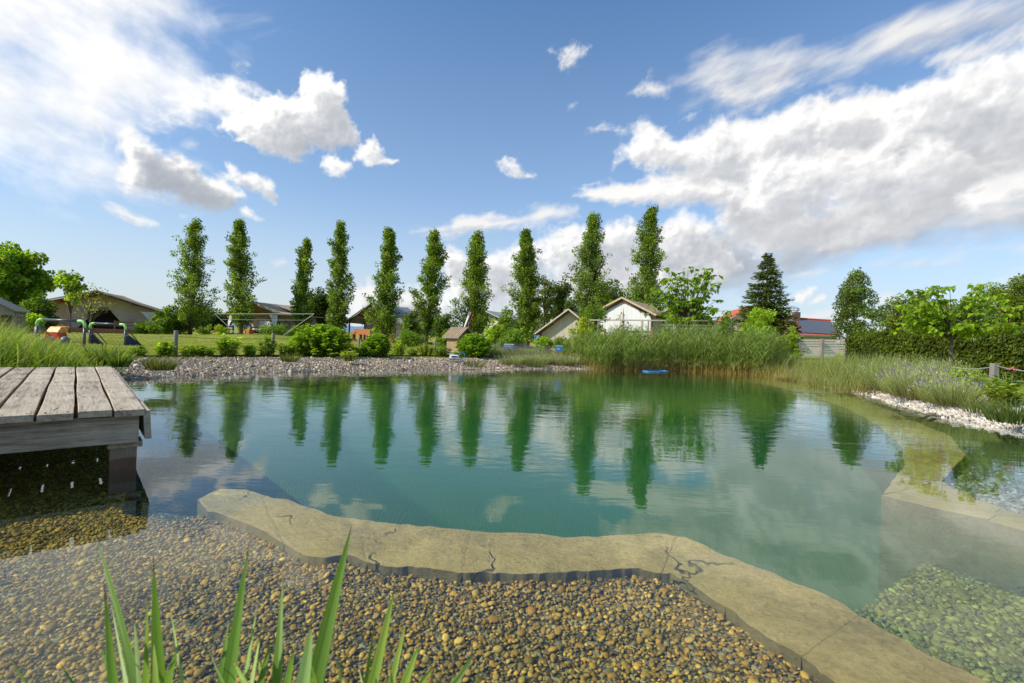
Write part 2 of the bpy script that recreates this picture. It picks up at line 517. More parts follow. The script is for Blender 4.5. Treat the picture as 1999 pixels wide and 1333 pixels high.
for i in range(len(SHORE)):
    t = SHORE[(i + 1) % len(SHORE)] - SHORE[i - 1]; nrm2 = np.array([t[1], -t[0]]) / np.hypot(*t)
    q = SHORE[i] + nrm2 * .25
    if inside(q[None], SHORE)[0]: q = SHORE[i] - nrm2 * .25
    W2.append((q[0], q[1], 0.0))
me = bpy.data.meshes.new('water'); me.from_pydata(W2, [], [tuple(range(len(W2)))])
bm = bmesh.new(); bm.from_mesh(me); bmesh.ops.triangulate(bm, faces=bm.faces[:]); bmesh.ops.recalc_face_normals(bm, faces=bm.faces[:])
if bm.faces[:][0].normal.z < 0: bmesh.ops.reverse_faces(bm, faces=bm.faces[:])
bm.to_mesh(me); bm.free()
tag(link('water', me, WATER_M), kind='structure')

# ================================================================== STONE LEDGE
m, nt, p, o = material('ledge_stone')
co = nt.coord('Object')
wob = nt.v('ADD', co, nt.v('MULTIPLY', nt.v('SUBTRACT', nt.noise(co, 2.2, 4, .6).outputs['Color'], (.5, .5, .5)), (.55, .55, .1)))
a = nt.noise(wob, 2.0, 7, .65).outputs[0]; b_ = nt.noise(co, 60, 5, .75).outputs[0]; c_ = nt.noise(nt.mapping(co, scale=(1, 1.3, 1)), 14, 8, .8).outputs[0]
f = nt.m('ADD', nt.m('MULTIPLY', a, .36), nt.m('ADD', nt.m('MULTIPLY', b_, .30), nt.m('MULTIPLY', c_, .34)))
base = nt.ramp(f, [(.34, (.24, .155, .04)), (.45, (.50, .345, .095)), (.55, (.68, .49, .155)), (.68, (.78, .60, .22))])
crk = nt.voro(wob, 1.15, 'DISTANCE_TO_EDGE').outputs['Distance']
crm = nt.m('MULTIPLY', nt.ss(crk, .009, .0, 0, .9), nt.ss(a, .46, .56))
sz_s = nt.new('ShaderNodeSeparateXYZ'); nt.put(sz_s.inputs[0], co)
alg_murk = nt.m('MAXIMUM', nt.ss(nt.noise(co, 3.1, 5, .7).outputs[0], .52, .76, 0, .30), nt.ss(nt.m('ADD', sz_s.outputs[2], nt.m('MULTIPLY', a, .15)), .0, -.30, 0, .9))  # algae patches; depth term paints the murky dimming of lower walls
spk = nt.ss(nt.noise(co, 26, 6, .75).outputs[0], .56, .68, 0, .55)
base = nt.mix(spk, base, (.15, .115, .05))
base = nt.mix(nt.ss(nt.noise(wob, 1.1, 4, .6).outputs[0], .5, .62, 0, .35), base, (.56, .44, .22))
base = nt.mix(alg_murk, base, nt.mix(nt.ss(sz_s.outputs[2], -.10, -.25), (.21, .19, .075), (.13, .125, .05)))
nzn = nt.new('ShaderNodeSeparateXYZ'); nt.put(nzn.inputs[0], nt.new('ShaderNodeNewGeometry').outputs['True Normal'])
base = nt.mix(nt.ss(nzn.outputs[2], .75, .35, 0, .78), base, nt.mix(c_, (.07, .06, .025), (.22, .19, .08)))  # steep side faces painted darker: undercut shade plus brown algae coat
fl_ = nt.voro(nt.v('ADD', wob, nt.v('MULTIPLY', nt.v('SUBTRACT', nt.noise(co, 7, 3, .6).outputs['Color'], (.5, .5, .5)), (.25, .25, .1))), 3.2)
fls = nt.new('ShaderNodeSeparateColor'); nt.put(fls.inputs[0], fl_.outputs['Color'])
base = nt.mix(nt.m('MULTIPLY', fls.outputs[0], .25), base, (.30, .225, .09))
nt.put(p.inputs['Base Color'], nt.mix(crm, base, (.03, .026, .016)))
p.inputs['Roughness'].default_value = .85; p.inputs['Specular IOR Level'].default_value = .1
hh = nt.m('SUBTRACT', nt.m('ADD', nt.m('MULTIPLY', b_, .3), nt.m('ADD', a, c_)), nt.m('MULTIPLY', crm, .6))
hh = nt.m('ADD', hh, nt.m('MULTIPLY', fls.outputs[1], .45))
nt.put(p.inputs['Normal'], nt.bump(hh, .9, .035))
STONE_M = m

def poly_at(Pl, t):
    s = np.concatenate([[0], np.cumsum(np.hypot(*np.diff(Pl, axis=0).T))]); s /= s[-1]
    return np.array([np.interp(t, s, Pl[:, 0]), np.interp(t, s, Pl[:, 1])]).T
def index_at(Pl, u):
    k = np.arange(len(Pl)); return np.array([np.interp(u, k, Pl[:, 0]), np.interp(u, k, Pl[:, 1])]).T
def slab(name, Fa, Na, u0, u1, label, zt, dF=.72, dN=.2, seed=0):
    nu, nv = 34, 12
    gap = .0004
    us = np.linspace(u0 + gap * 2, u1 - gap * 2, nu); vs = np.linspace(0, 1, nv)
    A = index_at(Fa, us); B = index_at(Na, us)
    wv = lambda uu: np.array([.10 * mnoise.fractal(Vector((uu * 3.1, k_ * .22, 3.3)), 1, 2, 4) for k_ in range(nv)])
    # joints are not square to the edge: skew them
    w0, w1 = wv(u0), wv(u1); fr_ = np.linspace(0, 1, nu)[:, None]
    UU = us[:, None] + w0[None] * (1 - fr_) ** 3 + w1[None] * fr_ ** 3
    P2 = np.stack([index_at(Fa, UU[:, k_]) * (1 - vs[k_]) + index_at(Na, UU[:, k_]) * vs[k_] for k_ in range(nv)], 1)
    r = np.random.default_rng(seed)
    for v_, amp in ((0, .026), (nv - 1, .034)):
        nse = np.array([mnoise.fractal(Vector((q[0] * 6, q[1] * 6, 3.7)), 1, 2, 4) for q in P2[:, v_]])
        d = nrm((B - A)); P2[:, v_] += d * (nse * amp)[:, None]
    Z = np.array([[zt + .010 * mnoise.fractal(Vector((q[0] * 2.5, q[1] * 2.5, 5.0)), 1, 2, 5) for q in row] for row in P2])
    edge = np.minimum(np.minimum(np.arange(nu), np.arange(nu)[::-1])[:, None] / 1.0, np.minimum(np.arange(nv), np.arange(nv)[::-1])[None] / 1.0)
    Z -= .0015 * np.clip(1 - edge, 0, 1)
    V = np.concatenate([P2, Z[..., None]], -1).reshape(-1, 3)
    idx = np.arange(nu * nv).reshape(nu, nv)
    F = np.stack([idx[:-1, :-1], idx[1:, :-1], idx[1:, 1:], idx[:-1, 1:]], -1).reshape(-1, 4).tolist()
    ring = list(idx[:, 0]) + list(idx[-1, 1:]) + list(idx[::-1, -1][1:]) + list(idx[0, ::-1][1:-1])
    V = V.tolist(); k0 = len(V)
    inw = [1 if i in set(idx[:, 0]) else 0 for i in ring]
    ctr_ = np.mean(np.array(V), 0)
    for lev in (.35, 1.0):
        for i, f_ in zip(ring, inw):
            x, y, z = V[i]; dpt = dF if f_ else dN
            sh = .03 * lev if not f_ else .0
            nn = mnoise.noise(Vector((x * 8, y * 8, lev * 3 + seed))) * .012
            dx, dy = ctr_[0] - x, ctr_[1] - y; L_ = math.hypot(dx, dy) + 1e-6
            V.append((x + dx / L_ * (sh + nn), y + dy / L_ * (sh + nn), z - dpt * lev))
    n = len(ring)
    for lev in range(2):
        o0 = ring if lev == 0 else list(range(k0, k0 + n)); o1 = list(range(k0 + lev * n, k0 + lev * n + n))
        for j in range(n):
            F.append([o0[j], o0[(j + 1) % n], o1[(j + 1) % n], o1[j]])
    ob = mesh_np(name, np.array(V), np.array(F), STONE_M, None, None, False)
    bm = bmesh.new(); bm.from_mesh(ob.data); bmesh.ops.recalc_face_normals(bm, faces=bm.faces[:]); bm.to_mesh(ob.data); bm.free()
    return tag(ob, label, 'stone slab', 'submerged stone slabs edging the deep basin')
joints = [0, 2.35, 4.55, 6.55, 8.4, 9.75, 11.2, 12.8, 14.2, 16]
labs = ['end slab of the sunken stone ledge, closest to the wooden deck',
        'sunken slab behind the two tall upright iris leaves, second along from the deck',
        'sunken slab with a dark undercut, behind the tallest iris leaf tip',
        'broad flat sunken slab in the middle of the ledge, just right of the tallest iris leaf',
        'sunken slab with short curved cracks on the straight middle run of the ledge',
        'sunken slab at the outer bend where the ledge turns towards the viewer',
        'first sunken slab past the bend, on the diagonal run of the ledge',
        'sunken slab on the diagonal run where the green bench meets the ledge',
        'sunken slab on the diagonal run, last but one towards the viewer']
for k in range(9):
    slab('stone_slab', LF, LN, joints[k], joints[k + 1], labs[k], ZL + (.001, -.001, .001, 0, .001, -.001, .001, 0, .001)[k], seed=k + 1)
rj = [0, 2.6, 4.6, 7]
rl = ['narrow far end of the curved submerged rim below the tall reeds', 'curved submerged rim slab beside the lily pads', 'wide corner slab of the submerged rim with a pointed tip, facing the white stones']
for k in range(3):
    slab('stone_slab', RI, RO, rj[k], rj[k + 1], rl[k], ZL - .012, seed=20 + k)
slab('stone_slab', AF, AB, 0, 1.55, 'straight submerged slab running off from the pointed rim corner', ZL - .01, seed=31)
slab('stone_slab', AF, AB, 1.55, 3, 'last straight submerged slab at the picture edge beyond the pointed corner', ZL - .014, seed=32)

# ================================================================== PEBBLES
def ico(sub):
    bm = bmesh.new(); bmesh.ops.create_icosphere(bm, subdivisions=sub, radius=1)
    bm.verts.ensure_lookup_table()
    V = np.array([v.co[:] for v in bm.verts]); F = np.array([[v.index for v in f.verts] for f in bm.faces]); bm.free()
    return V, F
ICO2, ICO1 = ico(2), ico(1)
def stones(name, XYZ, size, palette, mat, label=None, unit=ICO2, flat=(.35, .7), ang=0.0, amt=.20, seed=1, smooth=True, tilt=.35):
    g = np.random.default_rng(seed)
    V0, F0 = unit; n = len(XYZ); k = len(V0)
    a = size * g.uniform(.75, 1.25, n); b = a * g.uniform(.6, 1.0, n); c = b * g.uniform(*flat, n)
    V = V0[None] * np.stack([a, b, c], 1)[:, None]
    if ang:
        V = V * (1 + ang * g.normal(size=(n, k, 1)))
    else:
        ph = g.uniform(0, 6.28, (n, 3, 1)); 
        V = V * (1 + .10 * np.sin(V0[None, :, 0] * 2.1 + ph[:, 0]) + .10 * np.sin(V0[None, :, 1] * 2.3 + ph[:, 1]))[..., None]
    def rot(V, ax, th):
        c_, s_ = np.cos(th)[:, None], np.sin(th)[:, None]; i, j = [(1, 2), (2, 0), (0, 1)][ax]
        o = V.copy(); o[..., i] = V[..., i] * c_ - V[..., j] * s_; o[..., j] = V[..., i] * s_ + V[..., j] * c_; return o
    V = rot(V, 0, g.normal(0, tilt, n)); V = rot(V, 1, g.normal(0, tilt, n)); V = rot(V, 2, g.uniform(0, 6.28, n))
    V = V + (XYZ + np.stack([0 * c, 0 * c, c * .35], 1))[:, None]
    F = (F0[None] + (np.arange(n) * k)[:, None, None]).reshape(-1, F0.shape[1])
    pal = np.array(palette); cidx = g.integers(0, len(pal), n)
    colr = (pal[cidx] * (1 + g.normal(0, amt, (n, 1)))).clip(.01, .85)
    colr = np.repeat(colr, k, 0)
    ob = mesh_np(name, V.reshape(-1, 3), F, mat, None, colr, smooth)
    return tag(ob, label, None, None, 'stuff')
def scatter(x0, x1, y0, y1, step, seed, jit=.42):
    g = np.random.default_rng(seed)
    xs, ys = np.meshgrid(np.arange(x0, x1, step), np.arange(y0, y1, step * .87))
    xs = xs + (np.arange(xs.shape[0]) % 2)[:, None] * step / 2
    P_ = np.stack([xs.ravel(), ys.ravel()], 1); return P_ + g.uniform(-jit, jit, P_.shape) * step
def in_view(P3, mgn=260):
    q = P3 - CAMP; d = q @ _f; x = 999.5 + FPX * (q @ _r) / d; y = 666.5 - FPX * (q @ _u) / d
    return (d > .1) & (x > -mgn) & (x < 1999 + mgn) & (y < 1333 + mgn)
m, nt, p, o = material('pebble')
c = nt.new('ShaderNodeAttribute', attribute_name='Col').outputs['Color']
nz = nt.noise(nt.coord('Object'), 130, 5, .7).outputs[0]
nt.put(p.inputs['Base Color'], nt.mix(1.0, c, nt.ramp(nz, [(.3, (.62, .62, .62)), (.7, (1.2, 1.2, 1.2))]), 'MULTIPLY'))
p.inputs['Roughness'].default_value = .7; p.inputs['Specular IOR Level'].default_value = .2
nt.put(p.inputs['Normal'], nt.bump(nz, .4, .002))
PEB_M = m

Pp = scatter(-5.2, 3.0, .55, 4.4, .0146, 5)
z_, s_, b_, bn_ = ground_z(Pp)
ok = (s_ < -.05) & (b_ > .03) & ~inside(Pp, LEDGE)
Pp = np.column_stack([Pp[ok], z_[ok]]); Pp = Pp[in_view(Pp, 120)]
sz = .0069 * np.exp(rng.normal(0, .33, len(Pp)))
print('pebbles', len(Pp))
Pp[:, 2] += rng.uniform(-.003, .006, len(Pp))
PAL = [(0.439, 0.231, 0.031), (0.332, 0.176, 0.023), (0.533, 0.299, 0.046), (0.237, 0.136, 0.022), (0.391, 0.208, 0.026), (0.604, 0.359, 0.066), (0.286, 0.167, 0.03), (0.463, 0.228, 0.03), (0.19, 0.113, 0.02), (0.439, 0.263, 0.049), (0.345, 0.228, 0.052)]
stones('pebbles', Pp, sz, PAL, PEB_M, seed=2)
# bench pebbles
Pp = scatter(.9, 4.5, .5, 3.4, .024, 9)
z_, s_, b_, bn_ = ground_z(Pp)
ok = bn_ & (b_ < -.06) & ~inside(Pp, LEDGE)
Pp = np.column_stack([Pp[ok], z_[ok]]); Pp = Pp[in_view(Pp, 80)]
stones('bench_pebbles', Pp, .0125 * np.exp(rng.normal(0, .25, len(Pp))), [(.36, .225, .05), (.26, .17, .042), (.44, .28, .075), (.20, .13, .03), (.32, .20, .048)], PEB_M, seed=3)
# coarser gravel in the right shallows
Pp = scatter(1.6, 7.5, 2.2, 5.6, .036, 10)
z_, s_, b_, bn_ = ground_z(Pp)
ARM = np.vstack([AF, AB[::-1]]); RIM = np.vstack([RI, RO[::-1]])
ok = (s_ < -.03) & (b_ > .05) & ~inside(Pp, ARM) & ~inside(Pp, RIM) & (Pp[:, 1] < 3.7 + .4 * rng.normal(size=len(Pp)))
Pp = np.column_stack([Pp[ok], z_[ok]]); Pp = Pp[in_view(Pp, 60)]
stones('shallow_gravel', Pp, .016 * np.exp(rng.normal(0, .3, len(Pp))), [(.34, .29, .26), (.24, .2, .17), (.45, .4, .36), (.30, .24, .2), (.2, .19, .18)], PEB_M, seed=4, unit=ICO1)
# bank gravel, far shore
Pp = scatter(-7.5, 8.5, 6.5, 20, .042, 12)
z_, s_, b_, bn_ = ground_z(Pp); bw = bank_width(Pp)
ok = (s_ > -.30) & (s_ < bw + .05) & ~((Pp[:, 0] > 4.6) & (Pp[:, 1] < 9))
Pp = np.column_stack([Pp[ok], z_[ok]])
print('bank stones', len(Pp))
stones('bank_stones', Pp, .0185 * np.exp(rng.normal(0, .38, len(Pp))), [(.50, .40, .29), (.37, .29, .21), (.62, .52, .40), (.26, .20, .14), (.54, .41, .28), (.42, .31, .20)], PEB_M, unit=ICO1, ang=.10, seed=6, smooth=False, tilt=.6)
# white angular stones, right bank
Pp = scatter(4.2, 9, 4.2, 9.5, .038, 13)
z_, s_, b_, bn_ = ground_z(Pp); bw = bank_width(Pp)
ok = (s_ > -.16) & (s_ < bw * (.55 + .9 * fbm(Pp[:, 0], Pp[:, 1], 1.3, 2)))
Pp = np.column_stack([Pp[ok], z_[ok]])
print('white stones', len(Pp))
stones('white_stones', Pp, .0245 * np.exp(rng.normal(0, .35, len(Pp))), [(.68, .60, .50), (.60, .52, .43), (.74, .68, .60), (.48, .40, .32), (.66, .57, .45)], PEB_M, unit=ICO1, ang=.12, seed=7, smooth=False, tilt=.7, amt=.12)

# ================================================================== DOCK
def wood_material(name, along):
    m, nt, p, o = material(name)
    co = nt.mapping(nt.coord('Object'), rot=(0, 0, R(90) if along == 'x' else 0)); oi = nt.new('ShaderNodeObjectInfo').outputs['Random']
    off = nt.new('ShaderNodeCombineXYZ'); nt.put(off.inputs[0], nt.m('MULTIPLY', oi, 37.0)); nt.put(off.inputs[1], nt.m('MULTIPLY', oi, 11.0))
    cv_ = nt.v('ADD', co, off.outputs[0])
    st = nt.mapping(cv_, scale=(1, .055, 1))
    wv = nt.v('ADD', st, nt.v('MULTIPLY', nt.v('SUBTRACT', nt.noise(nt.mapping(cv_, scale=(1, .35, 1)), 5, 3, .5).outputs['Color'], (.5, .5, .5)), (.035, 0, .035)))
    g1 = nt.noise(wv, 70, 5, .65).outputs[0]; g2 = nt.noise(wv, 14, 4, .6).outputs[0]; g3 = nt.noise(cv_, 3.2, 4, .6).outputs[0]
    f = nt.m('ADD', nt.m('MULTIPLY', g1, .42), nt.m('ADD', nt.m('MULTIPLY', g2, .33), nt.m('MULTIPLY', g3, .32)))
    f = nt.m('ADD', f, nt.m('MULTIPLY_ADD', oi, .07, -.035))
    col = nt.ramp(f, [(.35, (.06, .043, .029)), (.45, (.235, .185, .13)), (.54, (.42, .34, .24)), (.67, (.60, .50, .365))])
    crn = nt.noise(nt.mapping(wv, scale=(1, .8, 1)), 11, 2, .4).outputs[0]
    crack = nt.ss(nt.m('ABSOLUTE', nt.m('SUBTRACT', crn, .5)), .006, .0)
    crack = nt.m('MULTIPLY', crack, nt.ss(g3, .54, .62))
    kn = nt.voro(nt.mapping(cv_, scale=(1, .5, 1)), 4.5).outputs['Distance']
    knot = nt.ss(kn, .085, .03)
    col = nt.mix(nt.m('MULTIPLY', knot, .75), col, (.07, .05, .035))
    nt.put(p.inputs['Base Color'], nt.mix(crack, col, (.012, .01, .008)))
    p.inputs['Roughness'].default_value = .72; p.inputs['Specular IOR Level'].default_value = .25
    nt.put(p.inputs['Normal'], nt.bump(nt.m('SUBTRACT', f, nt.m('MULTIPLY', crack, .5)), .8, .012))
    return m
WOOD_M = wood_material('weathered_wood', 'y'); WOODX_M = wood_material('weathered_beam_wood', 'x')
m, nt, p, o = material('soaked_post_wood')
co = nt.coord('Object'); sz_ = nt.new('ShaderNodeSeparateXYZ'); nt.put(sz_.inputs[0], co)
g1 = nt.noise(nt.mapping(co, scale=(1, 1, .12)), 60, 5, .65).outputs[0]; g3 = nt.noise(co, 9, 4, .6).outputs[0]
lv = nt.m('ADD', sz_.outputs[2], nt.m('MULTIPLY', nt.m('SUBTRACT', g3, .5), .05))
cA = nt.mix(g1, (.12, .085, .05), (.36, .27, .18))
cB = nt.mix(g1, (.07, .036, .018), (.20, .105, .05))
nt.put(p.inputs['Base Color'], nt.mix(nt.ss(lv, -.285, -.30), cA, cB))
p.inputs['Roughness'].default_value = .6
nt.put(p.inputs['Normal'], nt.bump(g1, .7, .006))
POST_M = m
NAIL = plain('rusty_nail', (.06, .045, .035), .5, .2, metal=.6)

dock = empty('wooden_deck', (-2.13, 2.85, .364), R(41.9), 'grey weathered plank deck standing over the shallow water on a corner post', 'deck')
def warped_plank(x0, x1, y0, y1, t, seed):
    g = random.Random(seed)
    ny_ = 24; prof = [(0, -t), (0, -.006), (.005, 0), (1, 0), (1.005, -.006), (1, -t)]
    w_ = x1 - x0 - .005
    V = []; F = []
    ph = g.uniform(0, 6); yo = g.uniform(-.006, .006); zo = g.uniform(-.003, .002)
    for k in range(ny_ + 1):
        y = y0 + yo + (y1 - y0) * k / ny_
        dx = .0025 * math.sin(ph + k * .5) ; dz = .002 * math.sin(ph * 2 + k * .37)
        for i, (a, z) in enumerate(prof):
            x = x0 + min(a, 1) * w_ + (.005 if a > 1 else 0) * 0 + (0 if a != .005 else .004)
            V.append((x + dx, y, z + dz + zo))
    n = len(prof)
    for k in range(ny_):
        for i in range(n):
            a = k * n + i; b = k * n + (i + 1) % n
            F.append((a, b, b + n, a + n))
    F.append(tuple(range(n))); F.append(tuple(range(ny_ * n, ny_ * n + n))[::-1])
    mb = MB(); mb.v = V; mb.f = F
    return mb
pitch = .1605
edges = [0]
for k in range(22): edges.append(edges[-1] - (.150 if k == 0 else pitch + random.uniform(-.004, .004)))
for k in range(22):
    x1 = edges[k] ; x0 = edges[k + 1] + .011
    pl = warped_plank(x0, x1, -.022, 3.62, .036, k).build('plank', WOOD_M, dock)
    if k < 7:
        for yy in (.02, .9, 1.8, 2.7, 3.5):
            for xx in (x0 + .03, x1 - .03):
                nb_ = MB(); n6 = 7
                nb_.tube([(xx, yy + .012, -.004), (xx, yy + .012, .0012)], .0042, 7).build('nail', NAIL, pl)
MB().box((-3.5, .002, -.195), (-.028, .042, -.040)).build('front_fascia', WOODX_M, dock, bevel=.003)
sb = MB().box((-.012, -.016, -.178), (.020, 3.6, -.012))
sb.v = [(x + .0 + (.012 if z < -.1 else 0), y, z) for x, y, z in sb.v]
sb.build('side_board', WOOD_M, dock, bevel=.003)
for k in range(5):
    MB().box((-3.4, .55 + k * .72, -.16), (-.02, .61 + k * .72, -.038)).build('joist', WOODX_M, dock)
for x, y in ((-.155, .050), (-2.2, .050), (-.155, 3.2), (-2.2, 3.2)):
    po = MB().box((x, y, -.95), (x + .125, y + .125, -.232)).build('post', POST_M, dock, bevel=.004)
    MB().box((x - .012, y - .006, -.2315), (x + .15, y + .14, -.196)).build('post_cap', WOOD_M, po, bevel=.003)

# ================================================================== CLOUDS (a dome far behind everything, cloud cover computed per vertex)
def azel_deg(px, py):
    d = ray(px, py)
    return math.degrees(math.atan2(d[0], d[1])), math.degrees(math.atan2(d[2], math.hypot(d[0], d[1])))
def gnoise(x, y, seed):
    xi = np.floor(x).astype(np.int64); yi = np.floor(y).astype(np.int64); fx = x - xi; fy = y - yi
    u = fx * fx * fx * (fx * (fx * 6 - 15) + 10); v = fy * fy * fy * (fy * (fy * 6 - 15) + 10)
    def g(i, j, dx, dy):
        h = ((i * 374761393 + j * 668265263 + seed * 1442695041) & 0xffffffff)
        h = ((h ^ (h >> 13)) * 1274126177) & 0xffffffff
        a = ((h ^ (h >> 16)) & 0xffff) * (2 * np.pi / 65536)
        return np.cos(a) * dx + np.sin(a) * dy
    n00 = g(xi, yi, fx, fy); n10 = g(xi + 1, yi, fx - 1, fy); n01 = g(xi, yi + 1, fx, fy - 1); n11 = g(xi + 1, yi + 1, fx - 1, fy - 1)
    return ((n00 * (1 - u) + n10 * u) * (1 - v) + (n01 * (1 - u) + n11 * u) * v) * 1.5
def gfbm(x, y, s, octv, gain=.5, seed=0, billow=False):
    r = np.zeros_like(x); a = 1.0; tot = 0
    for k in range(octv):
        n = gnoise(x * s, y * s, seed + k)
        r += a * ((.45 - np.abs(n) * 1.35) if billow else n); tot += a; a *= gain; s *= 2.03
    return r / tot * 1.6
def poly_sd(A, E, pts):
    pl = np.array([azel_deg(*p) for p in pts])
    Q = np.stack([A.ravel(), E.ravel()], 1)
    lo, hi = pl.min(0) - 9, pl.max(0) + 9
    m_ = ((Q > lo) & (Q < hi)).all(1)
    out = np.full(len(Q), -9.0)
    out[m_] = -sdist(Q[m_], pl)
    return out.reshape(A.shape)
def shiftf(D, da, de, step):
    i = int(round(da / step)); j = int(round(de / step))
    o = np.roll(np.roll(D, -i, 1), -j, 0)
    return o
STEP = .085
def sstep(x, a, b):
    t = np.clip((x - a) / (b - a), 0, 1); return t * t * (3 - 2 * t)

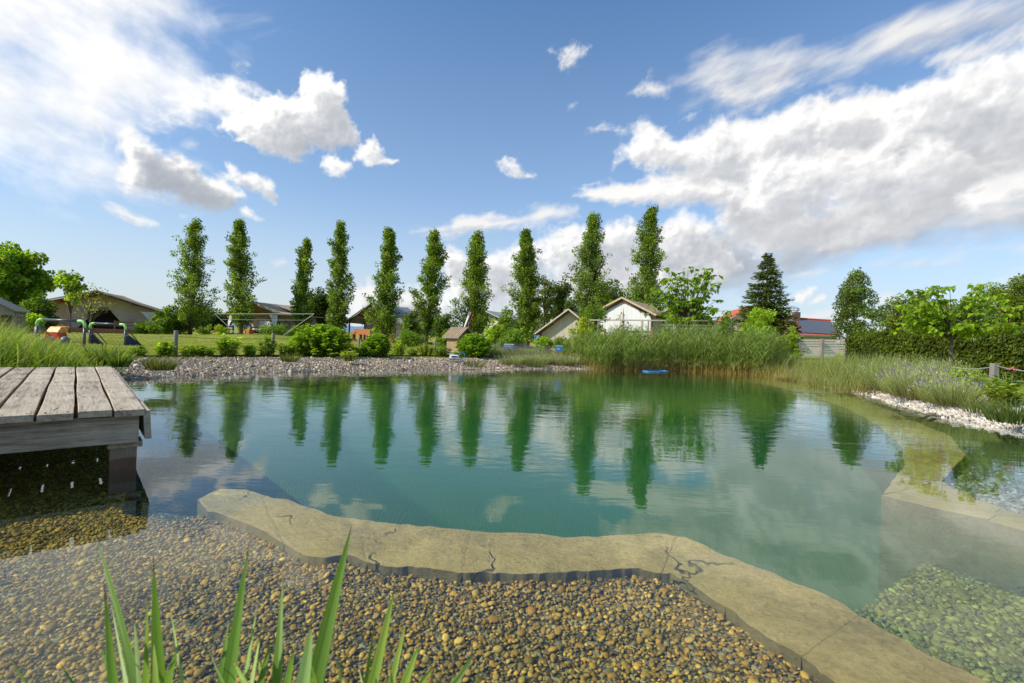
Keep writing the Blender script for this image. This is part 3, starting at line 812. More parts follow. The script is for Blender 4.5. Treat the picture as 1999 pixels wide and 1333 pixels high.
#  outline points are image pixels, back-projected through the camera to sky directions
LAYERS = [
    # name, outline, soft(deg), amp, freq, stretch(x,y,rot deg), alpha max, edge width, shade strength, white, kind
    dict(p=[(-300, -300), (300, -200), (395, 20), (350, 80), (470, 140), (530, 200), (450, 235), (330, 250), (300, 330), (210, 350), (100, 345), (0, 352), (-300, 370)],
         soft=4.2, amp=1.35, f=.09, st=(.72, 1.3, -20), amax=.98, edge=1.3, dark=.16, white=1.35, cap=1.55, inner=.5, seed=3, octv=8, gain=.54),
    dict(p=[(150, 330), (360, 290), (420, 360), (330, 410), (200, 395), (120, 370)], soft=2.6, amp=1.0, f=.16, st=(.5, 1.7, -12), amax=.75, edge=1.2, dark=.08, white=1.08, seed=13, octv=8, gain=.58),
    dict(p=[(380, 30), (520, 20), (560, 45), (420, 75)], soft=2.5, amp=1.1, f=.2, st=(.4, 2.2, 25), amax=.30, edge=1.2, dark=.0, white=1.0, seed=14, octv=8, gain=.6),
    dict(p=[(330, 175), (420, 130), (480, 140), (525, 170), (520, 225), (430, 250), (300, 240)], soft=2.2, amp=1.5, f=.20, st=(.8, 1.2, -10), amax=.95, edge=.9, dark=.05, white=1.12, seed=24, octv=9, gain=.6),
    # high sheet, upper right
    dict(p=[(1310, 165), (1420, 95), (1560, 62), (1800, 10), (2300, -120), (2400, 60), (2000, 95), (1850, 110), (1700, 125), (1560, 150), (1480, 210), (1400, 215), (1300, 180)],
         soft=2.2, amp=1.2, f=.12, st=(.5, 1.7, 14), amax=.96, edge=1.1, dark=.34, white=.93, cap=.8, inner=.8, seed=5, octv=8, gain=.55),
    dict(p=[(1790, 95), (1999, 40), (2200, 20), (2200, 110), (1999, 100), (1880, 135), (1800, 145)], soft=1.6, amp=1.2, f=.22, st=(.6, 1.5, 22), amax=.9, edge=.9, dark=.1, white=.95, seed=6, octv=9, gain=.6),
    dict(p=[(1400, 150), (1540, 130), (1640, 160), (1500, 210), (1440, 240), (1390, 215)], soft=2.0, amp=1.2, f=.2, st=(.6, 1.4, 18), amax=.85, edge=.9, dark=.15, white=.92, seed=7, octv=9, gain=.6),
    # low grey deck, right
    dict(p=[(1180, 500), (1330, 440), (1500, 420), (1800, 390), (2300, 300), (2300, 480), (1999, 470), (1850, 490), (1700, 500), (1560, 545), (1420, 580), (1280, 600), (1050, 620), (1000, 560)],
         soft=2.2, amp=.8, f=.14, st=(.7, 1.4, 6), amax=.97, edge=.9, dark=.75, white=.80, seed=8, octv=8, gain=.55),
    dict(p=[(1700, 515), (1860, 480), (2200, 440), (2200, 515), (1900, 500), (1760, 530)], soft=1.6, amp=1.1, f=.25, st=(.6, 1.8, 8), amax=.75, edge=1.0, dark=.3, white=.85, seed=18, octv=8, gain=.55),
    # main cumulus field, right
    dict(p=[(1210, 320), (1240, 255), (1270, 240), (1330, 270), (1410, 235), (1480, 240), (1540, 215), (1620, 180), (1700, 185), (1800, 150), (1850, 140), (1920, 115), (2100, 90), (2300, 60), (2300, 420), (1999, 420), (1860, 440), (1740, 475), (1600, 490), (1480, 485), (1400, 440), (1400, 405), (1320, 400), (1200, 392), (1120, 385), (1180, 362), (1280, 345), (1330, 330), (1260, 328)],
         soft=1.5, amp=1.6, f=.13, st=(.92, 1.15, 14), amax=1.0, edge=.62, dark=.34, white=1.0, cap=.9, inner=.75, seed=9, octv=9, gain=.55, billow=.62),
    dict(p=[(1145, 250), (1185, 240), (1240, 250), (1225, 265), (1170, 262)], soft=1.0, amp=1.1, f=.32, st=(.8, 1.2, 5), amax=.92, edge=.7, dark=.25, white=.98, seed=10, octv=8, gain=.58),
    dict(p=[(1220, 180), (1262, 140), (1285, 170), (1310, 172), (1300, 185), (1260, 188)], soft=1.0, amp=1.1, f=.30, st=(.8, 1.2, 20), amax=.85, edge=.8, dark=.2, white=.95, seed=11, octv=8, gain=.58),
    dict(p=[(1325, 232), (1345, 215), (1368, 215), (1345, 235)], soft=.7, amp=1.0, f=.4, st=(.8, 1.2, 20), amax=.8, edge=.7, dark=.2, white=.97, seed=12, octv=8, gain=.58),
    dict(p=[(1690, 210), (1760, 165), (1850, 135), (1960, 105), (2150, 80), (2200, 300), (2000, 300), (1860, 290), (1760, 300), (1700, 260)], soft=1.6, amp=1.6, f=.17, st=(.95, 1.1, 14), amax=.95, edge=.75, dark=.42, white=1.12, cap=.8, inner=.7, seed=51, octv=9, gain=.55, billow=.65),
    dict(p=[(1440, 265), (1490, 245), (1540, 218), (1600, 190), (1680, 200), (1720, 240), (1700, 310), (1620, 330), (1520, 330), (1450, 310)], soft=1.4, amp=1.6, f=.19, st=(.95, 1.1, 14), amax=.92, edge=.75, dark=.42, white=1.10, cap=.8, inner=.7, seed=52, octv=9, gain=.55, billow=.65),
    dict(p=[(1205, 320), (1235, 262), (1265, 245), (1330, 268), (1410, 240), (1450, 270), (1440, 320), (1380, 335), (1280, 332)], soft=1.2, amp=1.5, f=.22, st=(.95, 1.1, 10), amax=.92, edge=.7, dark=.38, white=1.12, cap=.8, inner=.7, seed=53, octv=9, gain=.55, billow=.65),
    dict(p=[(1430, 350), (1500, 310), (1600, 290), (1700, 280), (1830, 270), (1900, 330), (1840, 390), (1700, 410), (1560, 420), (1450, 410)], soft=1.6, amp=1.6, f=.17, st=(.95, 1.1, 10), amax=.92, edge=.75, dark=.40, white=1.14, cap=.85, inner=.7, seed=54, octv=9, gain=.55, billow=.65),
    dict(p=[(1230, 380), (1330, 345), (1430, 350), (1480, 390), (1420, 405), (1320, 402)], soft=1.2, amp=1.4, f=.2, st=(.85, 1.2, 8), amax=.9, edge=.75, dark=.38, white=1.08, cap=.8, inner=.7, seed=55, octv=9, gain=.55, billow=.6),
    dict(p=[(1840, 370), (1930, 330), (2100, 290), (2150, 400), (1999, 420), (1880, 420)], soft=1.5, amp=1.5, f=.18, st=(.85, 1.2, 10), amax=.9, edge=.75, dark=.42, white=1.05, cap=.8, inner=.7, seed=56, octv=9, gain=.55, billow=.6),
    dict(p=[(1330, 470), (1400, 440), (1520, 428), (1640, 410), (1760, 395), (1860, 370), (1880, 400), (1780, 430), (1640, 455), (1520, 480), (1420, 500)], soft=1.9, amp=.9, f=.16, st=(.6, 1.5, 8), amax=.72, edge=1.5, dark=.35, white=.60, cap=.9, seed=43, octv=6, gain=.5),
    dict(p=[(1550, 300), (1700, 250), (1760, 255), (1700, 330), (1560, 340)], soft=1.9, amp=1.1, f=.16, st=(.7, 1.4, 12), amax=.40, edge=1.5, dark=.3, white=.74, cap=.9, seed=44, octv=6, gain=.5),
    dict(p=[(1780, 300), (1999, 240), (2100, 250), (2100, 360), (1850, 390)], soft=2.2, amp=1.1, f=.16, st=(.7, 1.4, 12), amax=.5, edge=1.5, dark=.3, white=.74, cap=.9, seed=45, octv=6, gain=.5),
    # banks low in the middle
    dict(p=[(800, 455), (860, 432), (920, 420), (1000, 418), (1060, 398), (1130, 405), (1135, 425), (1060, 440), (960, 452), (880, 462)], soft=1.1, amp=.9, f=.24, st=(.7, 1.4, 8), amax=.95, edge=.7, dark=.35, white=.96, seed=15, octv=8, gain=.56),
    dict(p=[(855, 490), (880, 476), (900, 490), (905, 540), (940, 500), (985, 485), (1060, 450), (1110, 440), (1130, 480), (1200, 440), (1230, 470), (1330, 415), (1380, 440), (1400, 480), (1440, 520), (1420, 560), (1300, 570), (1180, 590), (1050, 640), (860, 650), (830, 610), (870, 560)],
         soft=1.2, amp=1.5, f=.22, st=(1, 1.1, 0), amax=.97, edge=.85, dark=.42, white=1.06, cap=.7, inner=.8, seed=16, octv=8, gain=.52, billow=.4),
    dict(p=[(1060, 470), (1110, 440), (1180, 445), (1230, 425), (1260, 470), (1230, 540), (1120, 550), (1050, 520)], soft=1.2, amp=1.5, f=.22, st=(1, 1.05, 0), amax=.92, edge=.75, dark=.45, white=1.06, cap=.8, inner=.7, seed=61, octv=9, gain=.55, billow=.65),
    dict(p=[(1260, 470), (1320, 420), (1370, 425), (1400, 470), (1440, 510), (1400, 560), (1280, 560)], soft=1.2, amp=1.5, f=.22, st=(1, 1.05, 0), amax=.92, edge=.75, dark=.5, white=1.04, cap=.8, inner=.7, seed=62, octv=9, gain=.55, billow=.65),
    dict(p=[(855, 500), (885, 476), (915, 500), (960, 495), (1020, 470), (1050, 520), (1000, 580), (880, 590)], soft=1.1, amp=1.5, f=.24, st=(1, 1.05, 0), amax=.9, edge=.75, dark=.45, white=1.04, cap=.7, inner=.7, seed=63, octv=9, gain=.55, billow=.65),
    dict(p=[(680, 600), (690, 560), (725, 545), (760, 560), (800, 555), (850, 580), (860, 630), (690, 640)], soft=1.1, amp=1.1, f=.28, st=(1, 1.1, 0), amax=.9, edge=.7, dark=.35, white=.98, seed=17, octv=8, gain=.55, billow=.5),
    # cumulus left of centre
    dict(p=[(428, 245), (445, 220), (480, 205), (520, 185), (555, 190), (585, 180), (590, 140), (610, 145), (640, 143), (672, 175), (678, 220), (698, 260), (690, 290), (640, 292), (600, 290), (585, 312), (560, 308), (500, 290), (460, 265)],
         soft=1.15, amp=.95, f=.30, st=(1, 1.05, 0), amax=1.0, edge=.42, dark=.55, white=1.16, seed=19, octv=8, gain=.55, billow=.75),
    dict(p=[(700, 285), (730, 266), (750, 290), (752, 308), (775, 312), (765, 322), (720, 322), (692, 310)], soft=.8, amp=.9, f=.42, st=(1, 1.1, 0), amax=.95, edge=.5, dark=.3, white=1.06, seed=20, octv=8, gain=.56, billow=.6),
    dict(p=[(622, 325), (635, 300), (655, 305), (685, 320), (672, 345), (640, 340)], soft=.8, amp=.95, f=.42, st=(1, 1.1, 0), amax=.95, edge=.55, dark=.2, white=1.06, seed=21, octv=8, gain=.56, billow=.6),
    # grey cumulus left
    dict(p=[(232, 245), (250, 240), (285, 265), (320, 300), (350, 302), (385, 318), (400, 338), (440, 345), (470, 385), (460, 412), (420, 412), (360, 400), (310, 385), (250, 375), (228, 345), (235, 300)],
         soft=1.1, amp=.9, f=.28, st=(1, 1.1, 0), amax=.98, edge=.55, dark=.95, white=1.04, seed=22, octv=8, gain=.55, billow=.7),
    dict(p=[(165, 225), (180, 222), (205, 255), (222, 280), (200, 285), (190, 255)], soft=.7, amp=1.0, f=.4, st=(1, 1.1, 0), amax=.7, edge=.7, dark=.6, white=.95, seed=23, octv=8, gain=.56),
    dict(p=[(440, 318), (458, 322), (475, 340), (500, 338), (530, 355), (543, 385), (535, 400), (500, 380), (470, 372), (445, 350)], soft=.8, amp=1.0, f=.36, st=(1, 1.1, 0), amax=.92, edge=.6, dark=.35, white=1.04, seed=25, octv=8, gain=.56, billow=.4),
    dict(p=[(195, 398), (215, 395), (250, 408), (280, 420), (300, 436), (270, 438), (225, 425)], soft=.8, amp=.85, f=.32, st=(.7, 1.3, -15), amax=.85, edge=.6, dark=.4, white=.98, seed=26, octv=8, gain=.55),
    dict(p=[(460, 405), (480, 405), (515, 430), (500, 435), (470, 422)], soft=.7, amp=.9, f=.4, st=(.8, 1.2, -15), amax=.9, edge=.6, dark=.2, white=1.04, seed=27, octv=8, gain=.55),
    dict(p=[(355, 420), (380, 408), (410, 412), (400, 420)], soft=.8, amp=.9, f=.4, st=(.7, 1.3, 0), amax=.6, edge=.8, dark=.2, white=.98, seed=28, octv=8, gain=.55),
    # strays
    dict(p=[(1078, 98), (1100, 88), (1125, 85), (1155, 95), (1140, 115), (1110, 138), (1090, 130)], soft=.9, amp=1.25, f=.36, st=(.9, 1.2, 25), amax=.85, edge=.85, dark=.25, white=.98, seed=29, octv=9, gain=.62),
    dict(p=[(965, 315), (985, 308), (1010, 310), (1020, 328), (1045, 340), (1040, 352), (1000, 350), (978, 335)], soft=.8, amp=1.05, f=.38, st=(.9, 1.2, -12), amax=.92, edge=.65, dark=.25, white=1.02, seed=30, octv=9, gain=.6),
    dict(p=[(1105, 205), (1125, 195), (1135, 203), (1112, 214)], soft=.7, amp=1.1, f=.4, st=(.9, 1.2, 10), amax=.45, edge=.9, dark=.1, white=.95, seed=31, octv=8, gain=.6),
    dict(p=[(1140, 362), (1160, 350), (1178, 352), (1160, 362)], soft=.6, amp=.9, f=.5, st=(.9, 1.2, 10), amax=.85, edge=.8, dark=.2, white=1.0, seed=32, octv=8, gain=.6),
    dict(p=[(530, 512), (550, 503), (570, 508), (565, 520), (540, 520)], soft=.8, amp=.8, f=.4, st=(.8, 1.2, 0), amax=.6, edge=.9, dark=.2, white=.95, seed=33, octv=7, gain=.55),
    dict(p=[(350, 275), (375, 270), (400, 280), (380, 288), (355, 284)], soft=.9, amp=.8, f=.4, st=(.8, 1.2, 0), amax=.45, edge=.9, dark=.1, white=1.0, seed=34, octv=7, gain=.55),
    dict(p=[(1545, 585), (1555, 570), (1580, 560), (1595, 560), (1590, 575), (1565, 590)], soft=.7, amp=.8, f=.4, st=(1, 1.1, 10), amax=.92, edge=.55, dark=.45, white=1.0, seed=35, octv=8, gain=.55, billow=.6),
    dict(p=[(1580, 590), (1600, 572), (1620, 572), (1612, 585), (1590, 594)], soft=.6, amp=.8, f=.45, st=(1, 1.1, 10), amax=.85, edge=.6, dark=.4, white=.98, seed=36, octv=8, gain=.55, billow=.5),
    dict(p=[(1510, 610), (1600, 596), (1690, 600), (1720, 620), (1560, 640), (1480, 640)], soft=1.2, amp=.9, f=.26, st=(.7, 1.4, 0), amax=.75, edge=.9, dark=.25, white=.92, seed=37, octv=8, gain=.55),
    dict(p=[(1700, 580), (1730, 572), (1760, 590), (1710, 605)], soft=.9, amp=.9, f=.3, st=(.8, 1.3, 0), amax=.7, edge=.9, dark=.25, white=.92, seed=38, octv=8, gain=.55),
    dict(p=[(1535, 540), (1580, 525), (1625, 528), (1590, 542)], soft=.8, amp=.8, f=.3, st=(.6, 1.5, 5), amax=.6, edge=.9, dark=.2, white=.92, seed=39, octv=8, gain=.55),
    dict(p=[(1840, 530), (1870, 515), (1890, 512), (1860, 535)], soft=.9, amp=.9, f=.3, st=(.7, 1.3, 25), amax=.35, edge=.9, dark=.1, white=.92, seed=40, octv=8, gain=.55),
    dict(p=[(1920, 545), (1970, 520), (2060, 500), (2060, 540), (1960, 560)], soft=1.2, amp=.9, f=.25, st=(.7, 1.4, 12), amax=.55, edge=.9, dark=.15, white=.92, seed=41, octv=8, gain=.55),
]
WHITE = np.array([1.0, .985, .965]); GREY = np.array([.36, .40, .47])
def cloud_cover(A, E):
    """premultiplied colour and cover for directions (azimuth, elevation in degrees) on a regular grid"""
    C = np.zeros(A.shape + (3,)); AL = np.zeros(A.shape)
    wx = gfbm(A, E, .16, 4, .5, 91) ; wy = gfbm(A, E, .16, 4, .5, 97)
    LA, LE = -.72, .70
    for L in LAYERS:
        pts = np.array([azel_deg(*p) for p in L['p']])
        mg = L['soft'] * 2.2 + 1.5
        ia = (A[0] > pts[:, 0].min() - mg) & (A[0] < pts[:, 0].max() + mg); ie = (E[:, 0] > pts[:, 1].min() - mg) & (E[:, 0] < pts[:, 1].max() + mg)
        if not ia.any() or not ie.any(): continue
        sl = np.ix_(ie, ia); a = A[sl]; e = E[sl]
        sx, sy, rt = L['st']; c, s = math.cos(R(rt)), math.sin(R(rt))
        k = min(1.0, L['soft'] / 1.5)
        aw = a + wx[sl] * .55 * k; ew = e + wy[sl] * .45 * k
        sd_ = poly_sd(aw, ew, L['p']) / L['soft']
        u = (a * c + e * s) * sx + wx[sl] * .3; v = (-a * s + e * c) * sy + wy[sl] * .3
        n = gfbm(u, v, L['f'] * 1.6, L['octv'], L['gain'], L['seed'] * 7)
        if L.get('billow'):
            bl = gfbm(u, v, L['f'] * 1.7, L['octv'] - 1, .55, L['seed'] * 7 + 50, True)
            n = n * (1 - L['billow']) + bl * L['billow'] * 1.25
        D = np.clip(sd_, -1.6, L.get('cap', 1.0)) * .9 + L['amp'] * n * .75 + .12
        al = sstep(D, -.10, L['edge'] * 1.45) * L['amax']; al = al ** .9
        # light creeping in from the sun's side: march through the cover
        T = np.zeros_like(D); sc_ = max(.6, min(1.6, L['soft']))
        for j, d in enumerate((.18, .38, .65, 1.0, 1.5, 2.1, 2.9)):
            T += np.clip(shiftf(D, LA * d * sc_, LE * d * sc_, STEP), -.25, 1.2) * (.6 + .25 * j) / 7
        rel = D - shiftf(D, LA * .22, LE * .22, STEP)
        rel2 = D - shiftf(D, LA * .7, LE * .7, STEP)
        sh = np.clip(T * 1.05 - .24, 0, 1.3) * L['dark'] - rel * .16 * min(1, .4 + L['dark']) - rel2 * .14 * min(1, .4 + L['dark'])
        # big inner billows lit from the same side
        H = gfbm(u, v, L['f'] * .75, 6, .5, L['seed'] * 7 + 80) + .5 * gfbm(u, v, L['f'] * 1.9, 5, .5, L['seed'] * 7 + 120)
        dH = (H - shiftf(H, LA * .5 / (L['f'] / .17) ** .5, LE * .5 / (L['f'] / .17) ** .5, STEP))
        sh = sh - dH * L.get('inner', .55) * (.25 + L['dark']) + np.clip(-H, 0, .6) * L.get('inner', .55) * .5 * (.2 + L['dark'])
        sh = np.clip(sh, 0, None); sh = .95 * (1 - np.exp(-sh * 2.0))
        base = np.clip(L['white'] * (1 - .05 * (a > -10)), .5, 1.3)
        col = WHITE * L['white'] * (1 - sh[..., None]) + GREY * sh[..., None]
        C[sl] = C[sl] * (1 - al[..., None]) + col * al[..., None]
        AL[sl] = AL[sl] * (1 - al) + al
    return C, AL

_a = np.arange(-60, 60, STEP); _e = np.arange(-2, 48, STEP)
CA, CE = np.meshgrid(_a, _e)
CC, CAL = cloud_cover(CA, CE)
CC = CC / np.maximum(CAL, 1e-4)[..., None]
_ra, _re = np.radians(CA), np.radians(CE)
SKY_R = 9000.0
CV = np.stack([np.sin(_ra) * np.cos(_re), np.cos(_ra) * np.cos(_re), np.sin(_re)], -1).reshape(-1, 3) * SKY_R
_i = np.arange(CA.size).reshape(CA.shape)
CF = np.stack([_i[:-1, :-1], _i[1:, :-1], _i[1:, 1:], _i[:-1, 1:]], -1).reshape(-1, 4)
CF = CF[CAL.ravel()[CF].max(1) > .004]
_uq, _inv = np.unique(CF, return_inverse=True)
m, nt, p, o = material('cloud_cover')
nt.n.remove(p)
at_ = nt.new('ShaderNodeAttribute', attribute_name='Col')
em = nt.new('ShaderNodeEmission'); nt.put(em.inputs[0], at_.outputs['Color']); em.inputs[1].default_value = 1.0
tp = nt.new('ShaderNodeBsdfTransparent'); mx = nt.new('ShaderNodeMixShader')
nt.put(mx.inputs[0], at_.outputs['Alpha']); nt.l.new(tp.outputs[0], mx.inputs[1]); nt.l.new(em.outputs[0], mx.inputs[2]); nt.l.new(mx.outputs[0], o.inputs[0])
m.cycles.emission_sampling = 'NONE'
_c4 = np.concatenate([CC.reshape(-1, 3), CAL.reshape(-1, 1)], 1)[_uq]
tag(mesh_np('sky', CV[_uq], _inv.reshape(CF.shape), m, None, _c4, True), kind='structure')

# ================================================================== TREES
def limb(mb, a, b, r0, r1, n=6, wob=.06, segs=4, sag=0.0):
    a = np.array(a, float); b = np.array(b, float); L = np.linalg.norm(b - a)
    pts = []
    for k in range(segs + 1):
        t = k / segs
        p = a + (b - a) * t + rng.normal(0, wob * L, 3) * math.sin(math.pi * t) * .6
        p[2] += sag * L * math.sin(math.pi * t)
        pts.append(p)
    mb.tube(pts, [r0 + (r1 - r0) * k / segs for k in range(segs + 1)], n)
    return pts
def crown_mesh(name, C, D, N, L, W, col, parent, mat=None):
    col = (col * (2.05, 1.9, 1.35)).clip(.004, .8)
    V, F = leaves(C, nrm(D), nrm(N), L, W)
    return mesh_np(name, V, F, mat or LEAF, parent, np.repeat(col, 4, 0))
def clump_leaves(centers, radii, per, leaf, base, droop=.2, shell=.5, amt=.22, clump_amt=.25, aspect=.62, flat=1.0, up=.35, hue=.10):
    """leaves gathered in clumps: each clump is a loose ball, denser on its outside"""
    n = len(centers)
    cnt = np.maximum(3, (per * (radii / radii.mean()) ** 2).astype(int))
    idx = np.repeat(np.arange(n), cnt); m_ = len(idx)
    d = rand_dirs(m_)
    rr = (shell + (1 - shell) * rng.random(m_) ** .5)
    off = d * (rr * radii[idx])[:, None]; off[:, 2] *= flat
    C = centers[idx] + off
    D = nrm(d * .7 + rng.normal(0, .55, (m_, 3)) + np.array([0, 0, -droop]))
    N = nrm(d * .5 + rng.normal(0, .45, (m_, 3)) + np.array([0, 0, up]))
    L = leaf * np.exp(rng.normal(0, .22, m_)); W = L * aspect * rng.uniform(.8, 1.2, m_)
    tint = (1 + rng.normal(0, clump_amt, n)).clip(.45, 1.7)
    col = jitter_col(base, m_, amt, hue) * tint[idx][:, None]
    return C, D, N, L, W, col
def zrange_mix(C, col, z0, z1, lo, hi):
    t = np.clip((C[:, 2] - z0) / (z1 - z0), 0, 1)[:, None]
    return col * (np.array(lo) * (1 - t) + np.array(hi) * t)

def poplar(px, top, Y, wpx, label, seed, dens=1.0, full_base=False):
    global rng
    rng = np.random.default_rng(seed)
    base_x = gx(px, Y); H = deep(px, top, Y)[2] - .2
    bz = .2
    root = empty('poplar_tree', (base_x, Y, bz), 0, label, 'poplar', 'row of columnar poplars behind the lawn')
    half = wpx / 2 * Y / FPX * 1.04 * rng.uniform(.90, 1.12)
    mb = MB()
    lean = rng.normal(0, .022, 2)
    ts = np.linspace(0, 1, 9)
    r0 = .012 * H + .04
    tp = [(lean[0] * H * t + .05 * math.sin(t * 5 + seed), lean[1] * H * t, H * .97 * t) for t in ts]
    mb.tube(tp, [r0 * (1 - t) ** .8 + .012 for t in ts], 8)
    def trunk_at(z):
        t = z / (H * .97); return np.array([np.interp(t, ts, [q[0] for q in tp]), np.interp(t, ts, [q[1] for q in tp]), z])
    ks = np.array([0, .05, .12, .3, .5, .7, .85, .95, 1.0]); vs = np.array([.30, .62, .84, 1.0, .98, .78, .50, .20, .03]) * (1 + rng.normal(0, .08, 9))
    if full_base: vs[:3] = [.6, .85, .95]
    prof = lambda t: np.interp(t, ks, vs)
    cen, rad = [], []
    nb_ = int(84 * dens)
    for i in range(nb_):
        z0 = H * (.03 + .90 * ((i + rng.random()) / nb_) ** 1.12)
        a = i * 2.399 + rng.normal(0, .35)
        Lb = H * rng.uniform(.10, .19) * (1.05 - .55 * z0 / H)
        zt = min(z0 + Lb, H * .985)
        lobe = 1 + .42 * math.sin(a * 1.0 + zt * 1.7 + seed) * math.sin(zt * 1.15 + seed * 1.7) + rng.normal(0, .10)
        rmax = half * prof(zt / H) * rng.uniform(.55, 1.06) * lobe
        p0 = trunk_at(min(z0, H * .95)); p1 = trunk_at(min(zt, H * .965)) + np.array([math.cos(a), math.sin(a), 0]) * rmax
        p1[2] = zt
        if z0 / H < .9:
            mb.tube([p0, (p0 * .55 + p1 * .45) + np.array([math.cos(a), math.sin(a), -.4]) * rmax * .18, p1], [.022, .015, .006], 4, False)
        ncl = rng.integers(4, 7)
        for k in range(ncl):
            t = .28 + .78 * (k + rng.random()) / ncl
            cen.append(p0 + (p1 - p0) * min(t, 1.03) + rng.normal(0, .07 * half, 3)); rad.append(half * rng.uniform(.14, .30) * (1.1 - .4 * t))
    for k in range(6):
        cen.append(trunk_at(H * rng.uniform(.86, .97)) + rng.normal(0, .05, 3)); rad.append(half * rng.uniform(.08, .16))
    cen = np.array(cen); rad = np.array(rad)
    C, D, N, L, W, col = clump_leaves(cen, rad, 32 * dens, .115 * Y / 36, (.095, .148, .028), droop=.1, shell=.25, amt=.28, clump_amt=.30, aspect=.78)
    ok = C[:, 2] > .12; C, D, N, L, W, col = [q[ok] for q in (C, D, N, L, W, col)]
    mb.build('trunk', BARK, root, True)
    crown_mesh('crown', C, D, N, L, W, col, root)
    return root

POP = [(372, 427, 36.6, 60, 1.0, 'leftmost poplar of the row, with a gap of sky through its middle'),
       (470, 427, 36, 52, 1.0, 'slim poplar in front of the tan tent behind the white net tapes'),
       (581, 464, 38, 46, .9, 'shortest poplar, beside the round dark tree and the back end of the tan tent'),
       (661, 432, 38, 58, 1.0, 'tall poplar between the round dark tree and the brown and grey roofed tent'),
       (750, 445, 35, 56, 1.1, 'poplar hiding the middle of the brown and grey roofed tent'),
       (833, 448, 38, 60, 1.1, 'poplar with dark shrubs on both sides, left of the flag'),
       (923, 452, 37, 63, 1.15, 'poplar right behind the striped flag and the small wooden hut'),
       (1030, 449, 36, 64, 1.3, 'dense dark poplar between the flag hut and the half hidden beige tent'),
       (1151, 417, 34, 74, 1.2, 'broad poplar left of the white fronted tent, bushy at its foot'),
       (1254, 402, 32.5, 70, 1.2, 'tallest poplar, rising behind the white fronted tent')]
for k, (px, top, Y, wp, dn, lab) in enumerate(POP):
    poplar(px, top, Y, wp, lab, 100 + k, dn, k in (4, 5, 6, 7, 8, 9))

def broadleaf(name, px, top, Y, wpx, label, cat='tree', base=(.09, .15, .025), leaf=.12, clumps=90, per=80, trunk_h=.3, seed=1, group=None, flat=.8, aspect=.62, shape='round',
              shell=.35, crad=.26, droop=.2, mat=None, gz=.2, bottom=None, clump_amt=.25, open_=0.0, tr=None, part='crown', hue=.10):
    """round headed tree or bush: limbs from the trunk out to clumps that fill an uneven ellipsoid"""
    global rng
    rng = np.random.default_rng(seed)
    X = gx(px, Y); H = deep(px, top, Y)[2] - gz
    root = empty(name, (X, Y, gz), 0, label, cat, group)
    half = wpx / 2 * Y / FPX
    z0 = H * trunk_h if bottom is None else bottom
    cz = (H + z0) / 2; hz = (H - z0) / 2
    cen = []
    while len(cen) < clumps:
        d = rng.normal(size=3); d /= np.linalg.norm(d)
        r = (open_ + (1 - open_) * rng.random()) ** (1 / 2.2)
        p = d * r
        if shape == 'cone':
            k = (1 - (p[2] + 1) / 2); p[0] *= .25 + .85 * k ** .8; p[1] *= .25 + .85 * k ** .8
        elif shape == 'egg':
            k = (p[2] + 1) / 2; w_ = np.interp(k, [0, .15, .35, .6, .85, 1], [.75, 1.05, 1.1, .84, .45, .12]); p[0] *= w_; p[1] *= w_
        elif shape == 'flat':
            if p[2] < -.45: p[2] = -.45 - .15 * rng.random()
        ang = math.atan2(p[1], p[0]); bumpf = 1 + .13 * math.sin(ang * 3 + seed) + .10 * math.sin(ang * 5 + 2 * seed + p[2] * 4)
        cen.append((p[0] * half * bumpf * .88, p[1] * half * bumpf * .88, cz + p[2] * hz * .93))
    cen = np.array(cen)
    rad = half * crad * rng.uniform(.6, 1.3, clumps)
    mb = MB(); tr = tr or max(.02, .016 * H + .012 * half)
    segs = 5
    top_t = z0 + hz * 1.0
    tp = [(rng.normal(0, .02 * H) * k / segs, rng.normal(0, .02 * H) * k / segs, top_t * k / segs) for k in range(segs + 1)]
    mb.tube(tp, [tr * (1 - .7 * k / segs) for k in range(segs + 1)], 8)
    order = np.argsort(-np.linalg.norm(cen - np.array([0, 0, cz]), axis=1))[:min(clumps, 36)]
    for i in order:
        zt = np.clip(cen[i][2] * .55 - .05 * H, max(.05, z0 * .7), top_t * .95); t = zt / top_t
        p0 = np.array([np.interp(t, np.linspace(0, 1, segs + 1), [q[0] for q in tp]), np.interp(t, np.linspace(0, 1, segs + 1), [q[1] for q in tp]), zt])
        limb(mb, p0, cen[i], tr * .32, tr * .08, 4, .05, 3, .08)
    C, D, N, L, W, col = clump_leaves(cen, rad, per, leaf, base, droop, shell, .25, clump_amt, aspect, flat, hue=hue)
    ok = C[:, 2] > .02; C, D, N, L, W, col = [q[ok] for q in (C, D, N, L, W, col)]
    mb.build('trunk', BARK, root, True)
    crown_mesh(part, C, D, N, L, W, col, root, mat)
    return root

BUSHG = None
DK = (.055, .095, .018); MID = (.085, .145, .022); BR = (.15, .23, .025); YL = (.20, .25, .035)
